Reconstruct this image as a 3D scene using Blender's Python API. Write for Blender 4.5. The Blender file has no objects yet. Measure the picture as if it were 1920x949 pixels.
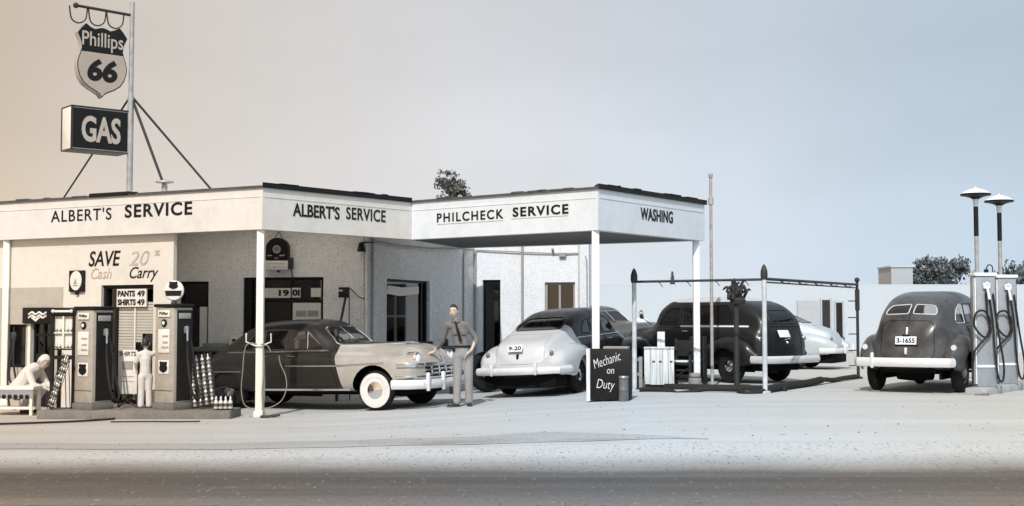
import bpy, bmesh, math, random
from mathutils import Vector, Matrix, Euler
from mathutils.bvhtree import BVHTree
random.seed(7)
C = bpy.context.scene.collection
SC = bpy.context.scene
R = math.radians

# ------------------------------------------------------------------ camera
cam_d = bpy.data.cameras.new('camera')
cam = bpy.data.objects.new('camera', cam_d); C.objects.link(cam)
cam_d.sensor_width = 36.0
cam_d.lens = 45.0
cam_d.clip_start = 0.1
cam_d.clip_end = 6000
cam.location = (0, 0, 1.6)
cam.rotation_euler = (R(90 + 2.922), 0, 0)
SC.camera = cam
SC.render.resolution_x, SC.render.resolution_y = 1024, 506

# ------------------------------------------------------------------ world, sun, exposure
SUN_EL, SUN_AZ = 43.0, (-0.22, -0.9755)      # direction towards the sun (x, y)
w = bpy.data.worlds.new('World'); SC.world = w; w.use_nodes = True
nt = w.node_tree; N = nt.nodes; L = nt.links
bg = N['Background']
sky = N.new('ShaderNodeTexSky'); sky.sky_type = 'NISHITA'; sky.sun_disc = False
sky.sun_elevation = R(SUN_EL); sky.sun_rotation = math.atan2(SUN_AZ[0], SUN_AZ[1])
sky.air_density = 1.0; sky.dust_density = 3.0
hs = N.new('ShaderNodeHueSaturation'); hs.inputs['Saturation'].default_value = 0.2
L.new(sky.outputs[0], hs.inputs['Color'])
geo = N.new('ShaderNodeTexCoord'); sep = N.new('ShaderNodeSeparateXYZ')
L.new(geo.outputs['Generated'], sep.inputs[0])
mr = N.new('ShaderNodeMapRange'); mr.inputs[1].default_value = -0.42; mr.inputs[2].default_value = 0.42
L.new(sep.outputs[0], mr.inputs[0])
ramp = N.new('ShaderNodeValToRGB'); L.new(mr.outputs[0], ramp.inputs[0])
el = ramp.color_ramp.elements
el[0].position = 0.0; el[0].color = (0.52, 0.39, 0.27, 1)
el[1].position = 1.0; el[1].color = (0.42, 0.515, 0.61, 1)
for p_, c_ in ((0.06, (0.59, 0.49, 0.38, 1)), (0.18, (0.63, 0.575, 0.52, 1)), (0.45, (0.64, 0.645, 0.665, 1)),
               (0.72, (0.55, 0.62, 0.70, 1)), (0.86, (0.47, 0.565, 0.66, 1))):
    e = el.new(p_); e.color = c_
# the photograph's even, milky sky: the overcast-white tint carries most of the sky, the sky model the rest
vm = N.new('ShaderNodeVectorMath'); vm.operation = 'SCALE'; vm.inputs['Scale'].default_value = 10.6
L.new(ramp.outputs[0], vm.inputs[0])
hz = N.new('ShaderNodeMapRange'); hz.inputs[1].default_value = 0.0; hz.inputs[2].default_value = 0.20; hz.inputs[3].default_value = 14.4; hz.inputs[4].default_value = 10.7
L.new(sep.outputs[2], hz.inputs[0]); L.new(hz.outputs[0], vm.inputs['Scale'])
cl = N.new('ShaderNodeTexNoise'); cl.inputs['Scale'].default_value = 3.2; cl.inputs['Detail'].default_value = 5
cm = N.new('ShaderNodeMapping'); cm.inputs['Scale'].default_value = (1.0, 1.0, 3.0); L.new(geo.outputs['Generated'], cm.inputs[0]); L.new(cm.outputs[0], cl.inputs['Vector'])
cr_ = N.new('ShaderNodeMapRange'); cr_.inputs[1].default_value = 0.3; cr_.inputs[2].default_value = 0.7; cr_.inputs[3].default_value = 0.94; cr_.inputs[4].default_value = 1.06
L.new(cl.outputs[0], cr_.inputs[0]); cs = N.new('ShaderNodeVectorMath'); cs.operation = 'SCALE'; L.new(vm.outputs[0], cs.inputs[0]); L.new(cr_.outputs[0], cs.inputs['Scale'])
gl = N.new('ShaderNodeMapRange'); gl.inputs[1].default_value = 0.0; gl.inputs[2].default_value = -0.8; gl.inputs[3].default_value = 1.0; gl.inputs[4].default_value = 1.9
L.new(sep.outputs[1], gl.inputs[0]); gs = N.new('ShaderNodeVectorMath'); gs.operation = 'SCALE'; L.new(cs.outputs[0], gs.inputs[0]); L.new(gl.outputs[0], gs.inputs['Scale'])
mx = N.new('ShaderNodeMix'); mx.data_type = 'RGBA'; mx.inputs[0].default_value = 0.12
L.new(gs.outputs[0], mx.inputs[6]); L.new(hs.outputs[0], mx.inputs[7])
L.new(mx.outputs[2], bg.inputs['Color'])
bg.inputs['Strength'].default_value = 0.1

sd = bpy.data.lights.new('sun', 'SUN'); sd.energy = 3.9; sd.angle = R(0.5); sd.color = (1.0, 0.98, 0.955)
sun = bpy.data.objects.new('sun', sd); C.objects.link(sun)
tosun = Vector((SUN_AZ[0], SUN_AZ[1], math.tan(R(SUN_EL)) * math.hypot(*SUN_AZ))).normalized()
sun.rotation_euler = tosun.to_track_quat('Z', 'Y').to_euler()
sun.location = tosun * 50

SC.view_settings.view_transform = 'Standard'; SC.view_settings.look = 'None'
SC.view_settings.exposure = 0.0; SC.view_settings.gamma = 1.0
SC.cycles.max_bounces = 8; SC.cycles.transparent_max_bounces = 12
SC.cycles.use_denoising = True
SC.cycles.sample_clamp_indirect = 6.0

# ------------------------------------------------------------------ materials
def mat(name, col, rough=0.6, metal=0.0, coat=0.0, var=0.10, scale=6.0, bump=0.0, bscale=60.0, speck=0.0, spscale=80.0,
        emit=None, spec=0.5, stain=0.0, stscale=0.8, stretch=(1, 1, 1)):
    m = bpy.data.materials.new(name); m.use_nodes = True
    t = m.node_tree; n = t.nodes; b = n['Principled BSDF']
    b.inputs['Roughness'].default_value = rough; b.inputs['Metallic'].default_value = metal; b.inputs['Specular IOR Level'].default_value = spec
    if coat: b.inputs['Coat Weight'].default_value = coat; b.inputs['Coat Roughness'].default_value = 0.06
    tc = n.new('ShaderNodeTexCoord')
    mp = n.new('ShaderNodeMapping'); mp.inputs['Scale'].default_value = stretch
    t.links.new(tc.outputs['Object'], mp.inputs[0]); src = mp.outputs[0]
    def noise(sc, det=5.0):
        x = n.new('ShaderNodeTexNoise'); x.inputs['Scale'].default_value = sc; x.inputs['Detail'].default_value = det
        x.inputs['Roughness'].default_value = 0.6
        t.links.new(src, x.inputs['Vector']); return x
    def mixc(fac, a, bcol):
        k = n.new('ShaderNodeMix'); k.data_type = 'RGBA'; t.links.new(fac, k.inputs[0])
        if isinstance(a, tuple): k.inputs[6].default_value = a
        else: t.links.new(a, k.inputs[6])
        k.inputs[7].default_value = bcol; return k.outputs[2]
    def rng(sock, a, bb, lo=0.0, hi=1.0):
        k = n.new('ShaderNodeMapRange'); k.inputs[1].default_value = a; k.inputs[2].default_value = bb
        k.inputs[3].default_value = lo; k.inputs[4].default_value = hi; t.links.new(sock, k.inputs[0]); return k.outputs[0]
    c4 = (*col, 1)
    out = mixc(rng(noise(scale).outputs[0], 0.3, 0.7), tuple(min(1, v * (1 + var)) for v in col) + (1,), tuple(v * (1 - var) for v in col) + (1,))
    if stain:
        out = mixc(rng(noise(stscale, 8).outputs[0], 0.48, 0.72, 0, stain), out, tuple(v * 0.45 for v in col) + (1,))
    if speck:
        s1 = noise(spscale, 2)
        out = mixc(rng(s1.outputs[0], 0.55, 0.66, 0, speck), out, tuple(v * 0.40 for v in col) + (1,))
        s2 = noise(spscale * 0.7, 2)
        out = mixc(rng(s2.outputs[0], 0.58, 0.66, 0, speck), out, tuple(min(0.9, v * 1.5) for v in col) + (1,))
    t.links.new(out, b.inputs['Base Color'])
    rr = noise(scale * 2.3)
    t.links.new(rng(rr.outputs[0], 0.3, 0.7, max(0.02, rough - 0.07), min(1, rough + 0.07)), b.inputs['Roughness'])
    if bump:
        bp = n.new('ShaderNodeBump'); bp.inputs['Strength'].default_value = bump; bp.inputs['Distance'].default_value = 0.01
        t.links.new(noise(bscale, 6).outputs[0], bp.inputs['Height']); t.links.new(bp.outputs[0], b.inputs['Normal'])
    if emit: b.inputs['Emission Color'].default_value = (*emit[:3], 1); b.inputs['Emission Strength'].default_value = emit[3]
    return m

def glass_mat(name, tint, mixv=0.12):
    m = bpy.data.materials.new(name); m.use_nodes = True
    t = m.node_tree; n = t.nodes
    for x in list(n):
        if x.type == 'BSDF_PRINCIPLED': n.remove(x)
    tr = n.new('ShaderNodeBsdfTransparent'); tr.inputs[0].default_value = (*tint, 1)
    gl = n.new('ShaderNodeBsdfGlossy'); gl.inputs['Roughness'].default_value = 0.04; gl.inputs[0].default_value = (0.9, 0.9, 0.9, 1)
    fr = n.new('ShaderNodeFresnel'); fr.inputs[0].default_value = 1.5
    ad = n.new('ShaderNodeMath'); ad.operation = 'ADD'; ad.inputs[1].default_value = mixv * 0.3; t.links.new(fr.outputs[0], ad.inputs[0])
    k = n.new('ShaderNodeMixShader'); t.links.new(ad.outputs[0], k.inputs[0]); t.links.new(tr.outputs[0], k.inputs[1]); t.links.new(gl.outputs[0], k.inputs[2])
    t.links.new(k.outputs[0], n['Material Output'].inputs[0])
    return m

M = {}
M['fascia_warm'] = mat('fascia_cream_paint', (0.63, 0.595, 0.545), 0.6, var=0.05, bump=0.15, bscale=90, stain=0.22, stscale=1.1, speck=0.12, spscale=26)
M['fascia_cool'] = mat('fascia_white_paint', (0.62, 0.65, 0.68), 0.6, var=0.05, bump=0.15, bscale=90, stain=0.2, stscale=1.1, speck=0.12, spscale=26)
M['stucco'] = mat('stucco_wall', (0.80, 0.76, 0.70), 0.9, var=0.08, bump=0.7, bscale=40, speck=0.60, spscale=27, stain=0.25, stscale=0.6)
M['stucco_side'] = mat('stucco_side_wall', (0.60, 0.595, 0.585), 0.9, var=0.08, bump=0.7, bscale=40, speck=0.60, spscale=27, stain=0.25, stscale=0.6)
M['stucco_cool'] = mat('stucco_pale_wall', (0.66, 0.68, 0.71), 0.9, var=0.06, bump=0.6, bscale=40, speck=0.40, spscale=27, stain=0.2, stscale=0.6)
M['shop'] = mat('shop_plaster', (0.62, 0.565, 0.49), 0.85, var=0.05, bump=0.4, bscale=40, stain=0.15, stscale=0.7, speck=0.12, spscale=30)
M['shop_shade'] = mat('shop_shade_paint', (0.40, 0.35, 0.29), 0.85, var=0.08, bump=0.4, bscale=40, stain=0.3, stscale=0.7)
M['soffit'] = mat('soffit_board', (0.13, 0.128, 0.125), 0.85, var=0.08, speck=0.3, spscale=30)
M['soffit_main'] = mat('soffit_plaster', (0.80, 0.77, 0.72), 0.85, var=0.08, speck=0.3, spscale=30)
M['roofing'] = mat('tar_roofing', (0.07, 0.07, 0.07), 0.9, var=0.2, bump=0.4)
M['black'] = mat('black_paint', (0.010, 0.0095, 0.0095), 0.5, var=0.2, spec=0.2)
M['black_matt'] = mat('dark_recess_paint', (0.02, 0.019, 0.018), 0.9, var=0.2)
M['faded'] = mat('faded_lettering', (0.40, 0.35, 0.29), 0.8, var=0.3, scale=9)
M['white'] = mat('white_paint', (0.78, 0.78, 0.78), 0.5, var=0.05, stain=0.15, stscale=2)
M['white_warm'] = mat('cream_paint', (0.74, 0.69, 0.60), 0.5, var=0.05, stain=0.2, stscale=2)
M['white_cool'] = mat('cool_white_paint', (0.72, 0.765, 0.81), 0.5, var=0.05, stain=0.15, stscale=2)
M['grey_warm'] = mat('pump_grey_paint', (0.36, 0.315, 0.26), 0.4, coat=0.3, var=0.08, speck=0.3, spscale=60, stain=0.25, stscale=3)
M['grey_cool'] = mat('pump_blue_grey_paint', (0.25, 0.28, 0.31), 0.4, coat=0.3, var=0.08, speck=0.2, spscale=60, stain=0.2, stscale=3)
M['dark_panel'] = mat('pump_dark_panel', (0.014, 0.0125, 0.011), 0.45, var=0.2, spec=0.2)
M['steel'] = mat('worn_steel', (0.30, 0.32, 0.34), 0.45, metal=0.6, var=0.15, stain=0.3, stscale=5)
M['pole_grey'] = mat('galvanised_pole', (0.35, 0.34, 0.33), 0.55, metal=0.2, var=0.15, stain=0.4, stscale=6)
M['pole_dark'] = mat('dark_iron', (0.032, 0.030, 0.029), 0.55, spec=0.3, var=0.2)
M['rack_post'] = mat('worn_pale_post_paint', (0.46, 0.49, 0.52), 0.6, var=0.2, stain=0.5, stscale=5)
M['chrome'] = mat('chrome_plate', (0.82, 0.82, 0.82), 0.16, metal=1.0, var=0.05)
M['alu'] = mat('bumper_plate', (0.70, 0.71, 0.72), 0.34, metal=0.35, var=0.06)
M['rubber'] = mat('tyre_rubber', (0.012, 0.0115, 0.011), 0.8, spec=0.2, var=0.2, bump=0.2)
M['hose'] = mat('hose_rubber', (0.016, 0.015, 0.0145), 0.55, spec=0.25, var=0.2)
M['hose_pale'] = mat('pale_air_hose', (0.20, 0.18, 0.16), 0.6, var=0.1)
M['whitewall'] = mat('whitewall_rubber', (0.62, 0.60, 0.57), 0.6, var=0.05, stain=0.15, stscale=6)
M['paint_maroon'] = mat('maroon_car_paint', (0.020, 0.018, 0.016), 0.35, coat=0.12, var=0.15, scale=3, spec=0.3)
M['paint_hood'] = mat('sedan_pale_hood_paint', (0.34, 0.312, 0.278), 0.30, coat=0.9, var=0.12, scale=4)
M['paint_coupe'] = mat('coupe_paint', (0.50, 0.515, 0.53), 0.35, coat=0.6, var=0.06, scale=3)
M['paint_coupe_dark'] = mat('coupe_dark_car_paint', (0.022, 0.023, 0.024), 0.35, coat=0.12, var=0.15, scale=3, spec=0.3)
M['paint_van'] = mat('van_car_paint', (0.012, 0.013, 0.014), 0.35, coat=0.12, var=0.15, scale=3, spec=0.3)
M['paint_van_roof'] = mat('van_sunlit_roof_paint', (0.42, 0.45, 0.48), 0.5, var=0.1)
M['paint_old'] = mat('old_car_paint', (0.046, 0.047, 0.049), 0.34, coat=0.25, var=0.8, scale=2.2, spec=0.4)
M['paint_grey'] = mat('grey_car_paint', (0.06, 0.066, 0.07), 0.35, coat=0.2, var=0.15, scale=3, spec=0.3)
M['paint_pale'] = mat('pale_car_paint', (0.40, 0.44, 0.47), 0.35, coat=0.6, var=0.05)
M['underbody'] = mat('underbody_grime_shade', (0.006, 0.006, 0.006), 0.95, var=0.3, spec=0.1)  # grime, darkened further to stand for shade under the cars
M['interior'] = mat('car_upholstery', (0.09, 0.085, 0.08), 0.9, var=0.2)
M['glass'] = glass_mat('car_window_glass', (0.82, 0.84, 0.85))
M['glass_dark'] = glass_mat('dim_window_glass', (0.20, 0.205, 0.21))
M['lens'] = mat('lamp_lens', (0.72, 0.72, 0.72), 0.12, coat=1.0, var=0.03)
M['red_lens'] = mat('tail_lamp_lens', (0.14, 0.10, 0.10), 0.2, coat=1.0)
M['skin'] = mat('skin', (0.50, 0.41, 0.34), 0.6, var=0.06)
M['hair'] = mat('dark_hair', (0.018, 0.015, 0.013), 0.55, var=0.3, bump=0.4, bscale=150)
M['shirt'] = mat('grey_work_shirt', (0.15, 0.142, 0.135), 0.9, var=0.08, bump=0.8, bscale=14)
M['slacks'] = mat('pale_grey_slacks', (0.24, 0.235, 0.23), 0.9, var=0.14, bump=0.8, bscale=12, stretch=(1, 1, .35))
M['white_cloth'] = mat('white_cotton', (0.58, 0.53, 0.47), 0.95, var=0.05, bump=0.3, bscale=25)
M['white_cloth_cool'] = mat('white_cotton_shirt', (0.72, 0.75, 0.78), 0.95, var=0.05)
M['shoe'] = mat('shoe_leather', (0.03, 0.027, 0.025), 0.35, var=0.2)
M['concrete'] = mat('island_concrete', (0.17, 0.15, 0.125), 0.9, var=0.15, bump=0.5, speck=0.4, spscale=40, stain=0.3, stscale=2)
M['concrete_cool'] = mat('kerb_concrete', (0.33, 0.34, 0.35), 0.9, var=0.12, bump=0.5, speck=0.3, spscale=40, stain=0.3, stscale=2)
M['wood_dark'] = mat('dark_wood', (0.022, 0.021, 0.020), 0.75, spec=0.2, var=0.25, stretch=(1, 1, 6), scale=4, bump=0.3)
M['wood_pale'] = mat('weathered_white_boards', (0.60, 0.63, 0.65), 0.8, var=0.18, stretch=(9, 9, 0.6), scale=3, stain=0.8, stscale=2.5, bump=0.3)
M['wood_mid'] = mat('weathered_timber', (0.24, 0.24, 0.235), 0.85, var=0.2, stretch=(1, 1, 6), scale=4, bump=0.3)
M['oil'] = mat('oil_in_bottle', (0.10, 0.08, 0.055), 0.15, coat=1.0, var=0.3)
M['cap'] = mat('bottle_spout', (0.70, 0.66, 0.58), 0.4)
M['bottle_glass'] = mat('bottle_glass', (0.55, 0.52, 0.46), 0.12, coat=1.0, var=0.1)
M['sign_tan'] = mat('sign_enamel_tan', (0.36, 0.30, 0.245), 0.3, coat=0.5, var=0.05, speck=0.25, spscale=60)
M['sign_black'] = mat('sign_enamel_black', (0.010, 0.009, 0.0085), 0.4, var=0.2, speck=0.3, spscale=50, spec=0.2)
M['sign_letter'] = mat('sign_letter_enamel', (0.40, 0.35, 0.30), 0.35, var=0.08, speck=0.2, spscale=60)
M['card'] = mat('card_print', (0.66, 0.61, 0.54), 0.8, var=0.10, scale=25)
M['blind'] = mat('window_blind', (0.55, 0.50, 0.43), 0.8, var=0.05)
M['card_mid'] = mat('card_print_grey', (0.30, 0.28, 0.25), 0.8, var=0.2, scale=25)
M['bark'] = mat('bark', (0.10, 0.085, 0.07), 0.9, var=0.3, bump=0.6)
M['leaf'] = mat('leaves', (0.085, 0.09, 0.078), 0.6, var=0.8, scale=3)
M['leaf_cool'] = mat('leaves_bluish', (0.10, 0.118, 0.125), 0.6, var=0.8, scale=3)
M['far_white'] = mat('far_building_plaster', (0.42, 0.47, 0.51), 0.9, var=0.03, stain=0.08, stscale=0.2)
M['far_grey'] = mat('far_block_plaster', (0.36, 0.38, 0.40), 0.9, var=0.06)
M['rag'] = mat('dark_mop_strands', (0.03, 0.033, 0.036), 0.95, var=0.4, scale=20)
M['can'] = mat('tin_can', (0.13, 0.135, 0.14), 0.5, metal=0.2, var=0.2, scale=14)
M['chalk'] = mat('white_brush_lettering', (0.62, 0.65, 0.68), 0.8, var=0.15, scale=20)
M['dash'] = mat('dial_black', (0.03, 0.03, 0.03), 0.3)

# ------------------------------------------------------------------ mesh helpers
class MB:
    def __init__(s): s.bm = bmesh.new()
    def _x(s, vs, loc, rot=(0, 0, 0)):
        m = Matrix.Translation(loc) @ Euler(rot).to_matrix().to_4x4()
        bmesh.ops.transform(s.bm, matrix=m, verts=vs)
    def box(s, c, d, rot=(0, 0, 0), bev=0.0, seg=2):
        r = bmesh.ops.create_cube(s.bm, size=1.0); vs = r['verts']
        bmesh.ops.scale(s.bm, vec=d, verts=vs)
        if bev:
            es = list({e for v in vs for e in v.link_edges})
            q = bmesh.ops.bevel(s.bm, geom=es, offset=bev, segments=seg, affect='EDGES', profile=0.5)
            vs = list({v for f in q['faces'] for v in f.verts} | {v for v in vs if v.is_valid})
        s._x(vs, c, rot); return s
    def bx(s, x0, x1, y0, y1, z0, z1, bev=0.0):
        return s.box(((x0 + x1) / 2, (y0 + y1) / 2, (z0 + z1) / 2), (abs(x1 - x0), abs(y1 - y0), abs(z1 - z0)), bev=bev)
    def rod(s, p0, p1, r0, r1=None, seg=12):
        p0, p1 = Vector(p0), Vector(p1); d = p1 - p0; r1 = r0 if r1 is None else r1
        r = bmesh.ops.create_cone(s.bm, cap_ends=True, segments=seg, radius1=r0, radius2=r1, depth=d.length)
        m = Matrix.Translation((p0 + p1) / 2) @ d.to_track_quat('Z', 'Y').to_matrix().to_4x4()
        bmesh.ops.transform(s.bm, matrix=m, verts=r['verts']); return s
    def tube(s, pts, r, seg=8, closed=False):
        pts = [Vector(p) for p in pts]; n = len(pts); rings = []
        rr = r if isinstance(r, (list, tuple)) else [r] * n
        up = Vector((0.13, 0.21, 1)).normalized()
        for i, p in enumerate(pts):
            a = pts[(i - 1) % n] if (closed or i > 0) else p; b = pts[(i + 1) % n] if (closed or i < n - 1) else p
            t = (b - a).normalized() if (b - a).length > 1e-9 else Vector((0, 0, 1))
            u = t.cross(up)
            if u.length < 0.05: u = t.cross(Vector((1, 0.1, 0)))
            u.normalize(); v = t.cross(u)
            rings.append([s.bm.verts.new(p + (u * math.cos(k * 2 * math.pi / seg) + v * math.sin(k * 2 * math.pi / seg)) * rr[i]) for k in range(seg)])
        for i in range(n if closed else n - 1):
            A, B = rings[i], rings[(i + 1) % n]
            for k in range(seg): s.bm.faces.new((A[k], A[(k + 1) % seg], B[(k + 1) % seg], B[k]))
        if not closed:
            s.bm.faces.new(rings[0][::-1]); s.bm.faces.new(rings[-1])
        return s
    def lathe(s, prof, seg=24, loc=(0, 0, 0), rot=(0, 0, 0)):
        """prof: (radius, z) pairs"""
        rings = []; vs = []
        for r_, z in prof:
            ring = [s.bm.verts.new((max(r_, 1e-4) * math.cos(k * 2 * math.pi / seg), max(r_, 1e-4) * math.sin(k * 2 * math.pi / seg), z)) for k in range(seg)]
            rings.append(ring); vs += ring
        for A, B in zip(rings, rings[1:]):
            for k in range(seg): s.bm.faces.new((A[k], A[(k + 1) % seg], B[(k + 1) % seg], B[k]))
        if prof[0][0] > 2e-4: s.bm.faces.new(rings[0][::-1])
        if prof[-1][0] > 2e-4: s.bm.faces.new(rings[-1])
        s._x(vs, loc, rot); return s
    def prism(s, pts, y0, y1):
        """polygon in (x, z) swept from y0 to y1"""
        A = [s.bm.verts.new((x, y0, z)) for x, z in pts]; B = [s.bm.verts.new((x, y1, z)) for x, z in pts]
        s.bm.faces.new(A); s.bm.faces.new(B[::-1]); n = len(pts)
        for i in range(n): s.bm.faces.new((A[i], B[i], B[(i + 1) % n], A[(i + 1) % n]))
        return s
    def slab(s, pts, z0, z1):
        """polygon in (x, y) swept from z0 to z1"""
        A = [s.bm.verts.new((x, y, z0)) for x, y in pts]; B = [s.bm.verts.new((x, y, z1)) for x, y in pts]
        s.bm.faces.new(A); s.bm.faces.new(B[::-1]); n = len(pts)
        for i in range(n): s.bm.faces.new((A[i], B[i], B[(i + 1) % n], A[(i + 1) % n]))
        return s
    def ball(s, c, r, sc=(1, 1, 1), u=16, v=10, rot=(0, 0, 0)):
        q = bmesh.ops.create_uvsphere(s.bm, u_segments=u, v_segments=v, radius=r)
        bmesh.ops.scale(s.bm, vec=sc, verts=q['verts']); s._x(q['verts'], c, rot); return s
    def add_mesh(s, me, mtx=None):
        n0 = len(s.bm.verts); s.bm.from_mesh(me); s.bm.verts.ensure_lookup_table()
        if mtx is not None: bmesh.ops.transform(s.bm, matrix=mtx, verts=s.bm.verts[n0:])
        return s
    def build(s, name, m, parent=None, smooth=True, angle=35):
        bmesh.ops.recalc_face_normals(s.bm, faces=s.bm.faces)
        return mkobj(name, s.bm, m, parent, smooth, angle)

def mkobj(name, bm, m, parent=None, smooth=True, angle=35):
    me = bpy.data.meshes.new(name)
    if smooth:
        lim = R(angle)
        for f in bm.faces: f.smooth = True
        for e in bm.edges:
            if len(e.link_faces) == 2 and e.calc_face_angle(0) > lim: e.smooth = False
    bm.to_mesh(me); bm.free()
    if m is not None: me.materials.append(M[m] if isinstance(m, str) else m)
    o = bpy.data.objects.new(name, me); C.objects.link(o)
    if parent is not None: o.parent = parent
    return o

def thing(name, label, cat, loc=(0, 0, 0), rz=0.0, group=None):
    o = bpy.data.objects.new(name, None); C.objects.link(o); o.empty_display_size = 0.2
    o.location = loc; o.rotation_euler = (0, 0, rz); o['label'] = label; o['category'] = cat
    if group: o['group'] = group
    return o
def tag(o, label, cat, group=None):
    o['label'] = label; o['category'] = cat
    if group: o['group'] = group
    return o
def structure(o): o['kind'] = 'structure'; return o

def text_mesh(body, wid, hgt, bold=0.0, shear=0.0, depth=0.006, spacing=1.0, rot=0.0, center=(0, 0), res=4):
    """letters in the x-z plane facing -y, fitted into wid x hgt round center; returns a mesh"""
    cu = bpy.data.curves.new('letters', 'FONT'); cu.body = body; cu.size = 1.0; cu.extrude = 0.01
    cu.offset = bold; cu.shear = shear; cu.space_character = spacing; cu.resolution_u = res
    o = bpy.data.objects.new('letters', cu); C.objects.link(o)
    dg = bpy.context.evaluated_depsgraph_get(); dg.update()
    me = bpy.data.meshes.new_from_object(o.evaluated_get(dg))
    bpy.data.objects.remove(o); bpy.data.curves.remove(cu)
    xs = [v.co.x for v in me.vertices]; ys = [v.co.y for v in me.vertices]
    x0, x1, y0, y1 = min(xs), max(xs), min(ys), max(ys)
    cr, sr = math.cos(rot), math.sin(rot)
    for v in me.vertices:
        x = (v.co.x - (x0 + x1) / 2) / (x1 - x0) * wid; z = (v.co.y - (y0 + y1) / 2) / (y1 - y0) * hgt
        v.co = (center[0] + x * cr - z * sr, -depth if v.co.z > 0 else depth, center[1] + x * sr + z * cr)
    return me
def letters(parent, body, wid, hgt, center, y, m='black', name='lettering', **k):
    """raised painted letters on a surface at local y"""
    me = text_mesh(body, wid, hgt, center=center, **k)
    b = MB(); b.add_mesh(me, Matrix.Translation((0, y, 0)))
    return mkobj(name, b.bm, m, parent, smooth=False)

def smoothclamp(t, k=0.12):
    return 0.5 * (math.sqrt(t * t + k * k) - math.sqrt((t - 1) ** 2 + k * k) + 1)
def gz(X, Y):
    a = smoothclamp((X + 3.0) / 5.2)
    a0 = smoothclamp((-30 + 3.0) / 5.2)
    k = max(0.0, min(1.0, (Y - 13.5) / 5.0)); k = k * k * (3 - 2 * k)
    return 0.32 * (a - a0) * k

def lin(a, b, t): return a + (b - a) * t
def catmull(pts, n=8, closed=False):
    pts = [Vector(p) for p in pts]; out = []; m = len(pts)
    for i in range(m if closed else m - 1):
        if closed: p0, p1, p2, p3 = pts[i - 1], pts[i], pts[(i + 1) % m], pts[(i + 2) % m]
        else: p0, p1, p2, p3 = pts[max(i - 1, 0)], pts[i], pts[i + 1], pts[min(i + 2, m - 1)]
        for j in range(n):
            t = j / n
            out.append(0.5 * ((2 * p1) + (-p0 + p2) * t + (2 * p0 - 5 * p1 + 4 * p2 - p3) * t * t + (-p0 + 3 * p1 - 3 * p2 + p3) * t ** 3))
    if not closed: out.append(pts[-1])
    return out
def rpoly(pts, r, n=5):
    """rounded polygon in 2D; r one number or one per corner"""
    out = []; m = len(pts)
    for i in range(m):
        rr = r[i] if isinstance(r, (list, tuple)) else r
        p = Vector(pts[i]); a = Vector(pts[i - 1]) - p; b = Vector(pts[(i + 1) % m]) - p
        rr = min(rr, a.length * 0.45, b.length * 0.45)
        A = p + a.normalized() * rr; B = p + b.normalized() * rr
        if rr < 1e-4: out.append(tuple(p)); continue
        for j in range(n + 1):
            t = j / n; out.append(tuple(A * (1 - t) ** 2 + p * 2 * t * (1 - t) + B * t * t))
    return out
def circ(cx, cz, r, n=24): return [(cx + r * math.cos(2 * math.pi * k / n), cz + r * math.sin(2 * math.pi * k / n)) for k in range(n)]
def inpoly(pt, poly):
    x, y = pt; c = False; j = len(poly) - 1
    for i in range(len(poly)):
        xi, yi = poly[i]; xj, yj = poly[j]
        if (yi > y) != (yj > y) and x < (xj - xi) * (y - yi) / (yj - yi) + xi: c = not c
        j = i
    return c

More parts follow.
